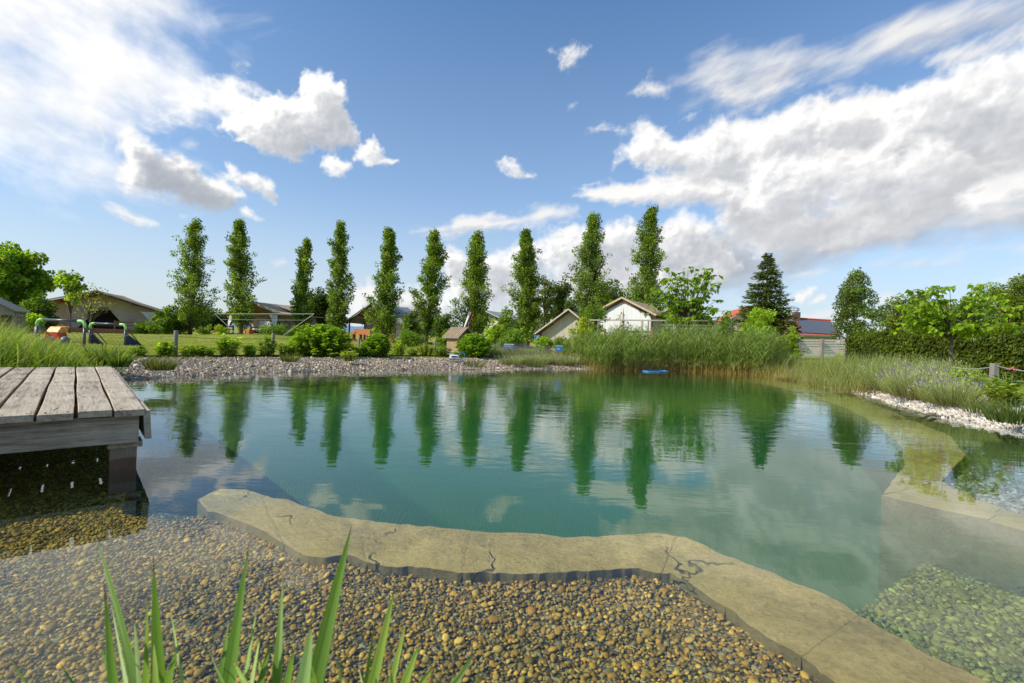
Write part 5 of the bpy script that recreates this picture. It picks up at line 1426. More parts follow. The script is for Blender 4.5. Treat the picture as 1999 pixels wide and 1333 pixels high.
# hills on the horizon
V, F = [], []
az_ = np.radians(np.arange(-62, 62, .35))
hh = 55 + 70 * gfbm(np.degrees(az_), 0 * az_, .06, 5, .5, 3) + 42 * np.exp(-((np.degrees(az_) + 36) / 6) ** 2) + 26 * np.exp(-((np.degrees(az_) + 5) / 9) ** 2)
hh = np.clip(hh, 12, None)
for k, (rr_, f) in enumerate(((3000, 0), (3400, 1), (4200, .5))):
    for a, h_ in zip(az_, hh): V.append((math.sin(a) * rr_, math.cos(a) * rr_, -5 + h_ * f + 3))
n = len(az_)
for k in range(2):
    for i in range(n - 1): F.append((k * n + i, k * n + i + 1, (k + 1) * n + i + 1, (k + 1) * n + i))
tag(mesh_np('hills', V, F, plain('hazy_hills', (.14, .24, .36), .95, .10, .004), None, None, True), kind='structure')  # distance haze painted into the blue-grey base colour

# ================================================================== TENTS
def canvas(name, col, var=.10, folds=0.0):
    m, nt, p, o = material(name)
    co = nt.coord('Object')
    a = nt.noise(co, .9, 4, .6).outputs[0]; b_ = nt.noise(nt.mapping(co, scale=(2.2, 2.2, .25)), 2.4, 3, .5).outputs[0]; g = nt.noise(co, 40, 3, .6).outputs[0]
    f = nt.m('ADD', nt.m('MULTIPLY', a, .5), nt.m('ADD', nt.m('MULTIPLY', b_, .35), nt.m('MULTIPLY', g, .15)))
    nt.put(p.inputs['Base Color'], nt.ramp(f, [(.3, tuple(c * (1 - var * 2) for c in col)), (.7, tuple(min(.9, c * (1 + var)) for c in col))]))
    p.inputs['Roughness'].default_value = .85; p.inputs['Specular IOR Level'].default_value = .15
    nt.put(p.inputs['Normal'], nt.bump(b_, .8, .05))
    t = nt.new('ShaderNodeBsdfTranslucent'); t.inputs[0].default_value = (*[c * .8 for c in col], 1)
    mx = nt.new('ShaderNodeMixShader'); mx.inputs[0].default_value = .14
    nt.l.new(p.outputs[0], mx.inputs[1]); nt.l.new(t.outputs[0], mx.inputs[2]); nt.l.new(mx.outputs[0], o.inputs[0])
    return m
ROOF_TAN = canvas('tan_canvas', (.64, .47, .30)); ROOF_GREY = canvas('grey_canvas', (.5, .5, .5)); ROOF_BROWN = canvas('brown_canvas', (.52, .37, .23))
ROOF_PALE = canvas('pale_canvas', (.55, .54, .52))
WALL_BEIGE = canvas('beige_canvas', (.62, .55, .43)); WALL_WHITE = canvas('white_canvas', (.82, .81, .78), .03); WALL_TAUPE = canvas('taupe_canvas', (.74, .68, .57))
NETTING = canvas('white_netting', (.72, .72, .70), .05)
DARKWOOD = plain('brown_timber', (.085, .045, .024), .6, .3, 9, stretch=(1, 1, .2)); REDWOOD = plain('red_brown_timber', (.26, .095, .04), .6, .3, 9)
ORANGEWOOD = plain('orange_timber', (.42, .135, .035), .6, .25, 9); GREYWOOD = plain('grey_timber', (.25, .22, .19), .8, .35, 12, stretch=(1, 1, .15), bump=.004)
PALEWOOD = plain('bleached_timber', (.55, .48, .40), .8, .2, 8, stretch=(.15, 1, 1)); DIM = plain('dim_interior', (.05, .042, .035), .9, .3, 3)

def tent(px, Y, rot, W, L, Hr, He, roof_m, wall_m, label, porch=1.2, eo=.35, floor=.0, gz=.2, curtains=False, opening=True, deck=True, seed=1, side_window=False):
    root = empty('safari_tent', (gx(px, Y), Y, gz), R(rot), label, 'tent', 'safari tents around the pond')
    g = random.Random(seed)
    hw = W / 2; ox = hw + eo; slope = (Hr - He) / ox
    yf, yb = -.18, L + .2
    # roof: two sagging canvas slopes
    n, k = 9, 7
    mb = MB()
    for sgn in (-1, 1):
        top = []
        for j in range(k):
            y = yf + (yb - yf) * j / (k - 1)
            sc_ = .05 * math.sin(math.pi * (j % 3) / 3) + .02
            row = []
            for i in range(n):
                t = i / (n - 1)
                z = Hr - (Hr - He) * t - .10 * math.sin(math.pi * t) - sc_ * math.sin(math.pi * t) - .05 * math.sin(math.pi * j / (k - 1))
                row.append((sgn * ox * t, y, z))
            top.append(row)
        for side, dz in ((1, 0), (-1, -.03)):
            i0 = len(mb.v)
            for row in top: mb.v += [(x, y, z + dz) for x, y, z in row]
            for j in range(k - 1):
                for i in range(n - 1):
                    q = (i0 + j * n + i, i0 + j * n + i + 1, i0 + (j + 1) * n + i + 1, i0 + (j + 1) * n + i)
                    mb.f.append(q)
        # hem along the front edge and the eave
    r = mb.build('roof', roof_m, root, True)
    hem = MB()
    for sgn in (-1, 1):
        hem.bar((0, yf, Hr - .04), (sgn * ox, yf, He - .02), .05, .09)
        hem.bar((sgn * ox, yf, He - .02), (sgn * ox, yb, He - .02), .04, .07)
    hem.build('hem', PALEWOOD if roof_m is ROOF_BROWN else roof_m, r)
    # rafters, posts
    fr = MB()
    for y in (yf + .12, porch, L):
        for sgn in (-1, 1): fr.bar((0, y, Hr - .16), (sgn * ox * .98, y, He - .10), .07, .10)
    for sgn in (-.5, 0, .5): fr.bar((sgn * ox, yf + .1, Hr - abs(sgn) * (Hr - He) - .22), (sgn * ox, L, Hr - abs(sgn) * (Hr - He) - .22), .07, .09)
    fr.build('roof_frame', DARKWOOD, root)
    for y in (.05, porch, (porch + L) / 2, L):
        for sgn in (-1, 1):
            MB().bar((sgn * (hw + .02), y, floor), (sgn * (hw + .02), y, He + .28 * slope * 0 + .05), .085).build('post', DARKWOOD, root)
    for y in ((porch + L) / 2 - .8, L - .5):
        for sgn in (-1, 1): MB().bar((sgn * (hw + .05), y, floor + .75), (sgn * (ox - .03), y, He - .03), .05).build('brace', DARKWOOD, root)
    # canvas walls
    wz = lambda x: Hr - .22 - abs(x) * slope
    y0 = porch
    mb = MB()
    if opening:
        ow, oh = hw * .42, (He - floor) * .86 + .35
        mb.poly([(-hw, y0, floor), (-ow, y0, floor), (-ow * .15, y0, floor + oh), (0, y0, floor + oh), (0, y0, wz(0)), (-hw, y0, wz(hw))])
        mb.poly([(ow, y0, floor), (hw, y0, floor), (hw, y0, wz(hw)), (0, y0, wz(0)), (0, y0, floor + oh), (ow * .15, y0, floor + oh)])
    else:
        mb.poly([(-hw, y0, floor), (hw, y0, floor), (hw, y0, wz(hw)), (0, y0, wz(0)), (-hw, y0, wz(hw))])
    mb.build('front_wall', wall_m, root)
    MB().poly([(-hw, L - .1, floor), (hw, L - .1, floor), (hw, L - .1, wz(hw)), (0, L - .1, wz(0)), (-hw, L - .1, wz(hw))]).build('back_wall', wall_m, root)
    for sgn in (-1, 1):
        m2 = MB(); nseg = 16
        for i in range(nseg):
            a = y0 + (L - .1 - y0) * i / nseg; b = y0 + (L - .1 - y0) * (i + 1) / nseg
            xa = sgn * (hw + .03 * math.sin(i * 1.9)); xb = sgn * (hw + .03 * math.sin((i + 1) * 1.9))
            m2.poly([(xa, a, floor), (xb, b, floor), (xb, b, wz(hw)), (xa, a, wz(hw))])
        sw = m2.build('side_wall', wall_m, root, True)
        if side_window:
            ym = (y0 + L) / 2
            MB().box((sgn * (hw + .035) - .01, ym - .1, floor + 1.0), (sgn * (hw + .035) + .01, ym + .9, floor + 1.6)).build('window', DIM, sw)
    if opening:
        MB().box((-hw + .1, y0 + 1.4, floor), (hw - .1, y0 + 1.45, He)).build('interior_shade', DIM, root)  # dark panel painting the unlit interior behind the opening
        for sgn in (-1, 1):    # flaps tied back
            MB().poly([(sgn * ow * .2, y0 - .03, floor + oh - .1), (sgn * ow * 1.05, y0 - .10, floor + oh * .45), (sgn * ow * 1.3, y0 - .05, floor + oh * .52), (sgn * ow * .6, y0 - .02, floor + oh)]).build('door_flap', wall_m, root)
    if curtains:
        for sgn in (-1, 1):
            m2 = MB(); nn = 8
            for i in range(nn):
                t0, t1 = i / nn, (i + 1) / nn
                f_ = lambda t: (.78 * (1 - t) ** 1.6 + .12)
                y_ = lambda t: -.02 + .05 * math.sin(t * 9)
                z_ = lambda t: He - .05 - (He - floor - .15) * t
                m2.poly([(sgn * hw, y_(t0), z_(t0)), (sgn * (hw - f_(t0)), y_(t0) - .06, z_(t0)), (sgn * (hw - f_(t1)), y_(t1) - .06, z_(t1)), (sgn * hw, y_(t1), z_(t1))])
            m2.build('curtain', NETTING, root, True)
    if deck:
        dk = MB().box((-hw - .4, -.9, floor - .32), (hw + .4, L + .2, floor - .005)).build('deck', REDWOOD, root)
        for sgn in (-1, 1):
            m2 = MB(); x0_, x1_ = (-hw - .38, -hw * .35) if sgn < 0 else (hw * .35, hw + .38)
            for z in (.22, .45): m2.box((x0_, -.86, floor + z), (x1_, -.82, floor + z + .10))
            m2.box((x0_, -.88, floor), (x0_ + .08, -.80, floor + .6)); m2.box((x1_ - .08, -.88, floor), (x1_, -.80, floor + .6))
            m2.build('railing', REDWOOD, root)
    return root
Z = lambda px, py, Y, gz=.2: deep(px, py, Y)[2] - gz
tent(188, 33, 26, 6.6, 6, Z(185, 565, 32.6), Z(288, 604, 32) - .05, ROOF_BROWN, WALL_TAUPE, 'wide shaded safari tent with white curtains and a dark central opening', 1.5, .55, .30, curtains=True, seed=1)
tent(492, 38, -25, 5.6, 5.6, Z(492, 588, 37.8), Z(540, 613, 36.6), ROOF_TAN, WALL_BEIGE, 'tan roofed safari tent with white curtains behind the net tapes', 2.0, .45, .30, curtains=True, seed=2, side_window=True)
tent(724, 38, -25, 4.5, 4.4, Z(724, 591, 37.8), Z(768, 631, 37), ROOF_GREY, WALL_TAUPE, 'safari tent with brown porch ceiling and grey roof, half hidden by a poplar', 1.8, .35, .15, seed=3, opening=False)
tent(943, 44, -28, 4.4, 5, Z(943, 604, 43.8), Z(975, 625, 43) - .1, ROOF_GREY, WALL_TAUPE, 'grey roofed safari tent showing only one gable right of the flag', .35, .35, .05, seed=4, opening=False, deck=False)
tent(1108, 34, -18, 4.0, 5, Z(1108, 602, 33.8), Z(1050, 651, 34), ROOF_BROWN, WALL_BEIGE, 'half hidden beige tent with a steep dark roof edge, left of the broad poplar foot', .3, .35, .0, seed=5, opening=False, deck=False)
white_tent = tent(1213, 25, -33, 3.0, 4.6, Z(1213, 579, 24.8), Z(1265, 614, 24), ROOF_TAN, WALL_WHITE, 'white fronted safari tent with a tan roof behind the wooden railing', .02, .28, .75, seed=6, opening=False)
tent(1318, 28.5, -12, 3.9, 4.5, Z(1318, 596, 28.3), Z(1386, 632, 28), ROOF_PALE, WALL_TAUPE, 'pale roofed tent shaded by the open crowned catalpa', .8, .4, .6, seed=7, opening=False)
MB().poly([(-.28, -.03, .8), (.04, -.05, .8), (.02, -.04, Z(1213, 579, 24.8) - .42)]).build('door_flap', WALL_TAUPE, white_tent)
# ---- railing on the raised deck
def at_y(px, py, Y): return tuple(deep(px, py, Y))
rail = empty('deck_railing', (gx(1270, 23.4), 23.4, .2), 0, 'long rustic wooden railing above the reeds, in front of the white fronted tent', 'railing')
def rel(p, root): return tuple(np.array(p) - np.array(root.location))
for px, topy, w_ in ((1150, 624, .07), (1168, 624, .06), (1218, 625, .05), (1254, 626, .09), (1266, 626, .05), (1317, 626, .10), (1323, 626, .06), (1396, 625, .11), (1427, 631, .08)):
    a = deep(px, topy, 23.4); MB().bar(rel((a[0], a[1], .2), rail), rel(a, rail), w_).build('post', PALEWOOD if w_ > .085 else GREYWOOD, rail, bevel=.004)
MB().bar(rel(at_y(1149, 624.5, 23.4), rail), rel(at_y(1398, 626, 23.4), rail), .07, .06).build('handrail', PALEWOOD, rail)
MB().bar(rel(at_y(1398, 627, 23.4), rail), rel(at_y(1446, 634, 23.4), rail), .06, .06).build('handrail', GREYWOOD, rail)
for ya, yb_ in ((634, 635), (640, 641)): MB().bar(rel(at_y(1292, ya, 23.4), rail), rel(at_y(1396, yb_, 23.4), rail), .035, .035).build('mid_rail', PALEWOOD, rail)

# ---- houses
TILE = None
m, nt, p, o = material('red_roof_tiles')
co = nt.coord('Object'); sx_ = nt.new('ShaderNodeSeparateXYZ'); nt.put(sx_.inputs[0], co)
row = nt.m('FRACT', nt.m('MULTIPLY', sx_.outputs[2], 3.4)); nz = nt.noise(co, 3.5, 4, .6).outputs[0]
nt.put(p.inputs['Base Color'], nt.mix(nt.ss(row, .25, .05), nt.ramp(nz, [(.3, (.45, .08, .025)), (.7, (.66, .17, .06))]), (.10, .02, .01)))
p.inputs['Roughness'].default_value = .75; TILE = m
PLASTER = plain('cream_plaster', (.62, .50, .28), .9, .1, 4); PLASTER2 = plain('grey_plaster', (.45, .46, .46), .9, .1, 4)
m, nt, p, o = material('solar_panel')
co = nt.coord('Object'); sx_ = nt.new('ShaderNodeSeparateXYZ'); nt.put(sx_.inputs[0], co)
ln = nt.m('FRACT', nt.m('MULTIPLY', nt.m('ADD', sx_.outputs[0], nt.m('MULTIPLY', sx_.outputs[2], .30)), .95))
nt.put(p.inputs['Base Color'], nt.mix(nt.ss(ln, .08, .03), (.10, .105, .12), (.03, .03, .032))); p.inputs['Roughness'].default_value = .35; SOLAR = m
STEEL = plain('steel', (.6, .6, .62), .25, .1, 4, metal=1.0); DARKM = plain('dark_metal', (.05, .05, .055), .5, .2, 4); WHITEP = plain('white_paint', (.78, .78, .76), .5, .05, 3)
hr = empty('red_roofed_house', (gx(1590, 60), 60, .2), 0, 'house with red tiled roof, grey solar panels and a steel capped chimney', 'house')
r1, r2 = np.array(deep(1528, 617, 63)), np.array(deep(1621, 628, 63)); e1, e2 = np.array(deep(1498, 657, 58)), np.array(deep(1645, 657.5, 58)); e1[2] = e2[2]; r1[2] = r2[2] + .15
back = np.array([0, 9.5, 0])
Rl = lambda q: rel(q, hr)
rf = MB().slab([Rl(e1), Rl(e2), Rl(r2), Rl(r1)], (0, .05, .12)).slab([Rl(r1), Rl(r2), Rl(e2 + back), Rl(e1 + back)], (0, -.05, .12)).build('roof', TILE, hr)
MB().tube([Rl(r1 + [0, 0, .16]), Rl(r2 + [0, 0, .16])], .14, 8).build('ridge_cap', TILE, rf)
wl = MB()
for a, b in ((e1 + [.5, .5, 0], e2 + [-.5, .5, 0]), (e2 + [-.5, .5, 0], e2 + back + [-.5, -.5, 0]), (e1 + [.5, .5, 0], e1 + back + [.5, -.5, 0])):
    wl.poly([Rl((a[0], a[1], .1)), Rl((b[0], b[1], .1)), Rl(b), Rl(a)])
wl.poly([Rl(e2 + [-.5, .5, 0]), Rl(e2 + back + [-.5, -.5, 0]), Rl(r2 + [-.5, 0, -.05])])
wl.build('wall', PLASTER2, hr)
uu = e2 - e1; vv = r1 - e1; vv2 = r2 - e2; nrmv = nrm(np.cross(uu, vv)[None])[0]; nrmv = nrmv if nrmv[2] > 0 else -nrmv
def on(u, v, h): return tuple(np.array(Rl(e1 * (1 - u) * (1 - v) + e2 * u * (1 - v) + r2 * u * v + r1 * (1 - u) * v + nrmv * (h + .13))))
MB().slab([on(.42, .10, .0), on(.97, .06, .0), on(.97, .92, .0), on(.34, .93, .0), on(.34, .55, .0), on(.42, .50, .0)], tuple(nrmv * .06)).build('solar_panel', SOLAR, hr)
MB().slab([on(.14, .62, 0), on(.30, .62, 0), on(.28, .86, 0), on(.12, .86, 0)], tuple(nrmv * .06)).build('solar_panel', SOLAR, hr)
for u, mt in ((.20, WHITEP), (.28, DARKM), (.35, DARKM)): MB().slab([on(u, .16, .01), on(u + .035, .16, .01), on(u + .02, .46, .01), on(u - .015, .46, .01)], tuple(nrmv * .08)).build('skylight', mt, hr)
ch = np.array(deep(1554, 622, 62.5)); 
cb = MB().box(Rl(ch + [-.38, -.3, -.9]), Rl(ch + [.38, .3, .85])).build('chimney', plain('brown_chimney', (.14, .08, .06), .8, .2, 4), hr)
MB().tube([Rl(ch + [0, 0, .85]), Rl(ch + [0, 0, 1.0]), Rl(ch + [0, 0, 1.05]), Rl(ch + [0, 0, 1.3]), Rl(ch + [0, 0, 1.42])], [.22, .22, .40, .38, .15], 12).build('cap', STEEL, cb)
MB().tube([Rl(e1 + [0, -.06, .0]), Rl(e2 + [0, -.06, .0])], .10, 8).build('gutter', STEEL, hr)
yh_ = empty('yellow_house', (gx(1440, 58), 58, .2), 0, 'cream yellow house with an orange tiled roof peeking out left of the fir', 'house')
Rl2 = lambda q: rel(q, yh_)
a1, a2, a3 = np.array(deep(1400, 636, 58)), np.array(deep(1462, 600, 58)), np.array(deep(1524, 640, 58))
dd = np.array([1.5, 8, 0])
MB().slab([Rl2(a1), Rl2(a2), Rl2(a2 + dd), Rl2(a1 + dd)], (0, 0, .15)).slab([Rl2(a2), Rl2(a3), Rl2(a3 + dd), Rl2(a2 + dd)], (0, 0, .15)).build('roof', TILE, yh_)
MB().poly([Rl2((a1[0] + .3, 58.3, .1)), Rl2((a3[0] - .3, 58.3, .1)), Rl2((a3[0] - .3, 58.3, a3[2])), Rl2((a2[0], 58.3, a2[2] - .05)), Rl2((a1[0] + .3, 58.3, a1[2]))]).build('wall', PLASTER, yh_)
for k in range(2): MB().box(Rl2((a1[0] + .8 + k * 1.5, 58.2, 1.1)), Rl2((a1[0] + 1.6 + k * 1.5, 58.29, 2.2))).build('window', DARKM, yh_)

CREAMWOOD = plain('cream_boards', (.90, .74, .55), .8, .08, 6)
# ---- slatted fence by the red roofed house
sf = empty('slatted_fence', (gx(1600, 24), 24, .2), 0, 'pale horizontal slat fence with a grey post in front of the red roofed house', 'fence')
for k in range(6):
    y0_ = 664 + k * 4.9
    a, b = deep(1560, y0_, 24), deep(1652, y0_ + .7, 24.6); MB().bar(rel(a, sf), rel(b, sf), .025, .088).build('slat', CREAMWOOD, sf)
for px, Y in ((1561, 23.96), (1606, 24.2), (1652, 24.55)):
    a = deep(px, 661, Y - .06); MB().bar(rel((a[0], a[1], .2), sf), rel(a, sf), .11).build('post', GREYWOOD, sf, bevel=.004)
sf = empty('slatted_fence', (gx(1512, 27), 27, .2), 0, 'dark weathered slat fence panel half covered by the reeds below the fir', 'fence')
for k in range(4):
    a, b = deep(1496, 664 + k * 5, 27), deep(1530, 665 + k * 5, 27); MB().bar(rel(a, sf), rel(b, sf), .03, .08).build('slat', GREYWOOD, sf)
for px in (1503, 1519):
    a = deep(px, 661, 26.9); MB().bar(rel((a[0], a[1], .2), sf), rel(a, sf), .07).build('post', GREYWOOD, sf)

# ---- playhouse at the left
ph = empty('playhouse', (gx(26, 19), 19, .2), R(28), 'small grey board playhouse with an open front at the lawn edge', 'playhouse')
Hh_ = Z(30, 606, 19); W_, L_ = 1.9, 1.15; pk = Hh_ + .52
for nm, q in (('side_wall', [(0, 0), (0, L_)]), ('back_wall', [(0, L_), (-W_, L_)]), ('side_wall', [(-W_, L_), (-W_, 0)])):
    (xa, ya), (xb, yb2) = q
    m2 = MB()
    for k in range(6):
        z0_, z1_ = Hh_ * k / 6, Hh_ * (k + 1) / 6 - .008
        if nm == 'side_wall' and xa == 0 and k in (3, 4):
            for s0, s1 in ((0, .26), (.36, .52), (.62, 1)):
                m2.bar((xa, ya + (yb2 - ya) * s0, (z0_ + z1_) / 2), (xb, ya + (yb2 - ya) * s1, (z0_ + z1_) / 2), .03, z1_ - z0_)
        else: m2.bar((xa, ya, (z0_ + z1_) / 2), (xb, yb2, (z0_ + z1_) / 2), .03, z1_ - z0_)
    m2.build(nm, GREYWOOD, ph)
for x in (0, -W_): MB().bar((x - .0, -.02, 0), (x, -.02, Hh_), .07).build('post', GREYWOOD, ph)
m2 = MB(); m2.slab([(.0, -.03, Hh_ * .98), (-W_, -.03, Hh_ * .98), (-W_ / 2, -.03, pk)], (0, .03, 0)); m2.box((-W_, -.05, Hh_ * .82), (0, -.02, Hh_ * .975)); m2.build('gable_board', GREYWOOD, ph)
for sgn in (0, 1):
    xe = .14 if sgn == 0 else -W_ - .14
    MB().slab([(-W_ / 2, -.22, pk + .03), (xe, -.22, Hh_ - .06), (xe, L_ + .12, Hh_ - .06), (-W_ / 2, L_ + .12, pk + .03)], (0, 0, .04)).build('roof', plain('grey_shingle', (.17, .16, .155), .85, .35, 14), ph)
MB().box((-W_, 0, .0), (0, L_, .05)).build('floor', GREYWOOD, ph)

# ---- wooden hut with battened roof
g0 = at(898, 670, .2)
hut = empty('wooden_hut', (gx(897, 17.5), 17.5, .2), R(-42), 'tiny wooden hut with a battened pitched roof beside the flag', 'hut')
He_ = Z(890, 656, 17.5); Hk = Z(895, 640, 17.5)
hx, hy = .34, .30
MB().box((-hx, -hy, 0), (hx, hy, He_ - .02)).build('wall', plain('warm_board', (.32, .22, .12), .8, .35, 12, stretch=(3, 3, .2)), hut)
gb = MB(); gb.slab([(hx - .005, -hy, He_ - .02), (hx - .005, hy, He_ - .02), (hx - .005, 0, Hk - .04)], (-.02, 0, 0)); gb.slab([(-hx + .005, -hy, He_ - .02), (-hx + .005, hy, He_ - .02), (-hx + .005, 0, Hk - .04)], (.02, 0, 0)); gb.build('gable', DARKWOOD, hut)
for sgn in (-1, 1):
    rr = MB().slab([(-hx - .1, 0, Hk), (hx + .1, 0, Hk), (hx + .1, sgn * (hy + .14), He_ - .08), (-hx - .1, sgn * (hy + .14), He_ - .08)], (0, 0, .02)).build('roof', plain('batten_roof', (.33, .24, .16), .8, .25, 9), hut)
    m2 = MB()
    for k in range(10):
        x = -hx - .08 + (2 * hx + .16) * k / 9; m2.bar((x, 0, Hk + .03), (x, sgn * (hy + .14), He_ - .05), .03, .025)
    m2.build('batten', plain('batten', (.42, .31, .20), .8, .2, 9), rr)
# flag
fl = empty('flag', (gx(914, 18.3), 18.3, .2), 0, 'narrow white, blue and red striped flag hanging from a thin pole above the hut', 'flag')
ztop = Z(915, 607, 18.3)
MB().tube([(0, 0, 0), (0, 0, ztop)], .012, 6).build('pole', GREYWOOD, fl)
m2 = MB(); FV, FF, FC = [], [], []
for i in range(9):
    for j in range(7):
        t, s = i / 8, j / 6
        x = -.02 - .17 * t + s * .17 * (1 - .25 * t); z = ztop - .02 - .62 * t - .05 * s
        FV.append((x, .03 * math.sin(s * 7 + t * 3), z)); FC.append((.8, .8, .8) if s < .38 else ((.04, .07, .35) if s < .55 else (.55, .03, .04)))
for i in range(8):
    for j in range(6): FF.append((i * 7 + j, i * 7 + j + 1, i * 7 + j + 8, i * 7 + j + 7))
mesh_np('cloth', FV, FF, STRAWY, fl, np.array(FC), True)

# ---- fence posts and wire along the far shore
posts = [(72, 637, 668, .15, 'thick weathered post beside the left toy goal', .02), (342, 645, 697, .09, 'tallest round fence post on the left part of the far shore', 0), (532, 650, 693, .08, 'fence post beside the right leaning net pole', 0),
         (700, 658, 690, .07, 'fence post below the brown and grey roofed tent', 0), (849, 663, 688, .07, 'short fence post left of the wooden hut', 0)]
tops = []
for px, t, b, w_, lab, _ in posts:
    q = at(px, b, .2); tp_ = deep(px, t, q[1])
    ob = MB().tube([(0, 0, -.1), (0, 0, tp_[2] - .2 - .012), (0, 0, tp_[2] - .2)], [w_ / 2, w_ / 2 * .96, w_ / 2 * .8], 10).build('fence_post', GREYWOOD, None, True)
    ob.location = (q[0], q[1], .2); tag(ob, lab, 'fence post', 'wire fence posts round the pond'); tops.append(np.array([q[0], q[1] - w_ / 2, tp_[2] - .12]))
def wire(pts_, label):
    mb = MB()
    for a, b in zip(pts_[:-1], pts_[1:]):
        q = [a + (b - a) * t - np.array([0, 0, .05 * math.sin(math.pi * t)]) for t in np.linspace(0, 1, 9)]
        mb.tube(q, .005, 5)
    return tag(mb.build('fence_wire', DARKM), label, 'wire')
wire(tops, 'thin fence wire strung between the posts of the far shore')
q = at(1939, 765, .2); tp_ = deep(1941, 709, q[1])
ob = MB().box((-.05, -.05, -.1), (.05, .05, tp_[2] - .2)).build('fence_post', GREYWOOD, None, bevel=.008); ob.location = (q[0], q[1], .2)
tag(ob, 'square grey fence post carrying the rope before the clipped hedge', 'fence post')
c0 = np.array([q[0], q[1] - .055, deep(1941, 714, q[1])[2]])
mb = MB()
l_, r_ = np.array(deep(1856, 716, 9.9)), np.array(deep(2060, 724, q[1] - .5))
for a, b in ((l_, c0), (c0, r_)): mb.tube([a + (b - a) * t - np.array([0, 0, .05 * math.sin(math.pi * t)]) for t in np.linspace(0, 1, 9)], .006, 6)
tag(mb.build('rope', plain('pale_rope', (.34, .36, .36), .8, .1, 9)), 'pale rope running through the square post in front of the hedge', 'rope')
# lawn edging board
ed = []
for px in np.linspace(262, 985, 46):
    py = np.interp(px, [262, 500, 700, 850, 985], [700, 698, 697.5, 697, 697])
    ed.append(at(px, py, .20))
mb = MB()
for a, b in zip(ed[:-1], ed[1:]): mb.bar((a[0], a[1], .205), (b[0], b[1], .205), .04, .12)
tag(mb.build('edging_board', plain('dark_edging', (.03, .024, .018), .8, .3, 8)), 'dark timber edging board between the lawn and the gravel shore', 'edging')

# ---- leaning poles with net tapes
net = empty('sports_net', at(508, 670, .2), 0, 'portable net with two outward leaning poles and two pale tapes', 'net')
pb = np.array(at(534, 668.5, .2)); pt = np.array(deep(613, 612.5, pb[1] - .0)); lb = np.array(at(483, 672.5, .2)); lt = np.array(deep(419, 612.5, pb[1]))
MB().tube([rel(pb, net), rel(pt, net)], .016, 8).build('pole', plain('pale_pole', (.30, .30, .30), .4, .1, 4), net)
MB().tube([rel(lb, net), rel(lt, net)], .012, 8).build('pole', plain('grey_pole', (.18, .18, .18), .4, .1, 4), net)
MB().bar(rel(lb, net), rel(pb, net), .08, .06).build('base', DARKM, net)
TAPE = plain('pale_tape', (.48, .48, .40), .7, .05, 4)
for t, h_ in ((1.0, .026), (.78, .022)):
    a = lb + (lt - lb) * t; b = pb + (pt - pb) * t
    MB().bar(rel(a, net), rel(b, net), .012, h_).build('tape', TAPE, net)

# ---- toy goals
LIME = plain('lime_plastic', (.36, .66, .20), .4, .08, 4); GOALG = plain('grey_tube', (.07, .075, .10), .35, .1, 4); NAVY = plain('navy_fabric', (.025, .035, .08), .8, .3, 6)
def goal(pxl, pxr, top, base, label, fabric):
    bl, br = np.array(at(pxl, base, .22)), np.array(at(pxr, base, .22)); Y = (bl[1] + br[1]) / 2
    bl = np.array(deep(pxl, base, Y)); br = np.array(deep(pxr, base, Y)); bl[2] = br[2] = .2
    root = empty('toy_goal', ((bl[0] + br[0]) / 2, Y, .2), 0, label, 'goal', 'toy football goals on the lawn')
    Wg = br[0] - bl[0]; Hg = deep((pxl + pxr) / 2, top, Y)[2] - .2; h = Wg / 2; t = .032
    MB().tube([(-h + .15, 0, Hg), (h - .15, 0, Hg)], t, 12).build('crossbar', GOALG, root, True)
    for s in (-1, 1):
        MB().tube([(s * (h - .17), 0, Hg), (s * (h - .08), 0, Hg), (s * (h - .025), 0, Hg - .025), (s * h, 0, Hg - .08), (s * h, 0, Hg - .17)], t * 1.12, 12).build('corner_joint', LIME, root, True)
        MB().tube([(s * h, 0, Hg - .15), (s * h, 0, 0)], t, 10).build('post', GOALG, root, True)
        if fabric: MB().slab([(s * h - .01, .0, Hg * .62), (s * h - .01, 0, .0), (s * h - .01 + s * .08, .62, .0)], (.02, 0, 0)).build('side_panel', NAVY, root)
        MB().tube([(s * h, 0, .02), (s * h, .62, .02), (s * h, .0, Hg * .9)], .016, 6).build('stay', GOALG, root)
    MB().tube([(-h, .62, .03), (h, .62, .03)], .022, 8).build('ground_bar', GOALG, root)
    m2 = MB()
    for k in range(9):
        x = -h + Wg * k / 8; m2.bar((x, .02, Hg - .03), (x, .62, .05), .004)
    for k in range(5):
        f = (k + .5) / 5; m2.bar((-h, .02 + .6 * f, Hg - (Hg - .05) * f), (h, .02 + .6 * f, Hg - (Hg - .05) * f), .004)
    m2.build('net', DARKM, root)
goal(71, 164, 625, 677, 'lime cornered toy goal with the tipped crate and balls inside', False)
goal(175, 244, 632, 673, 'lime cornered toy goal with navy side panels, the empty one', True)
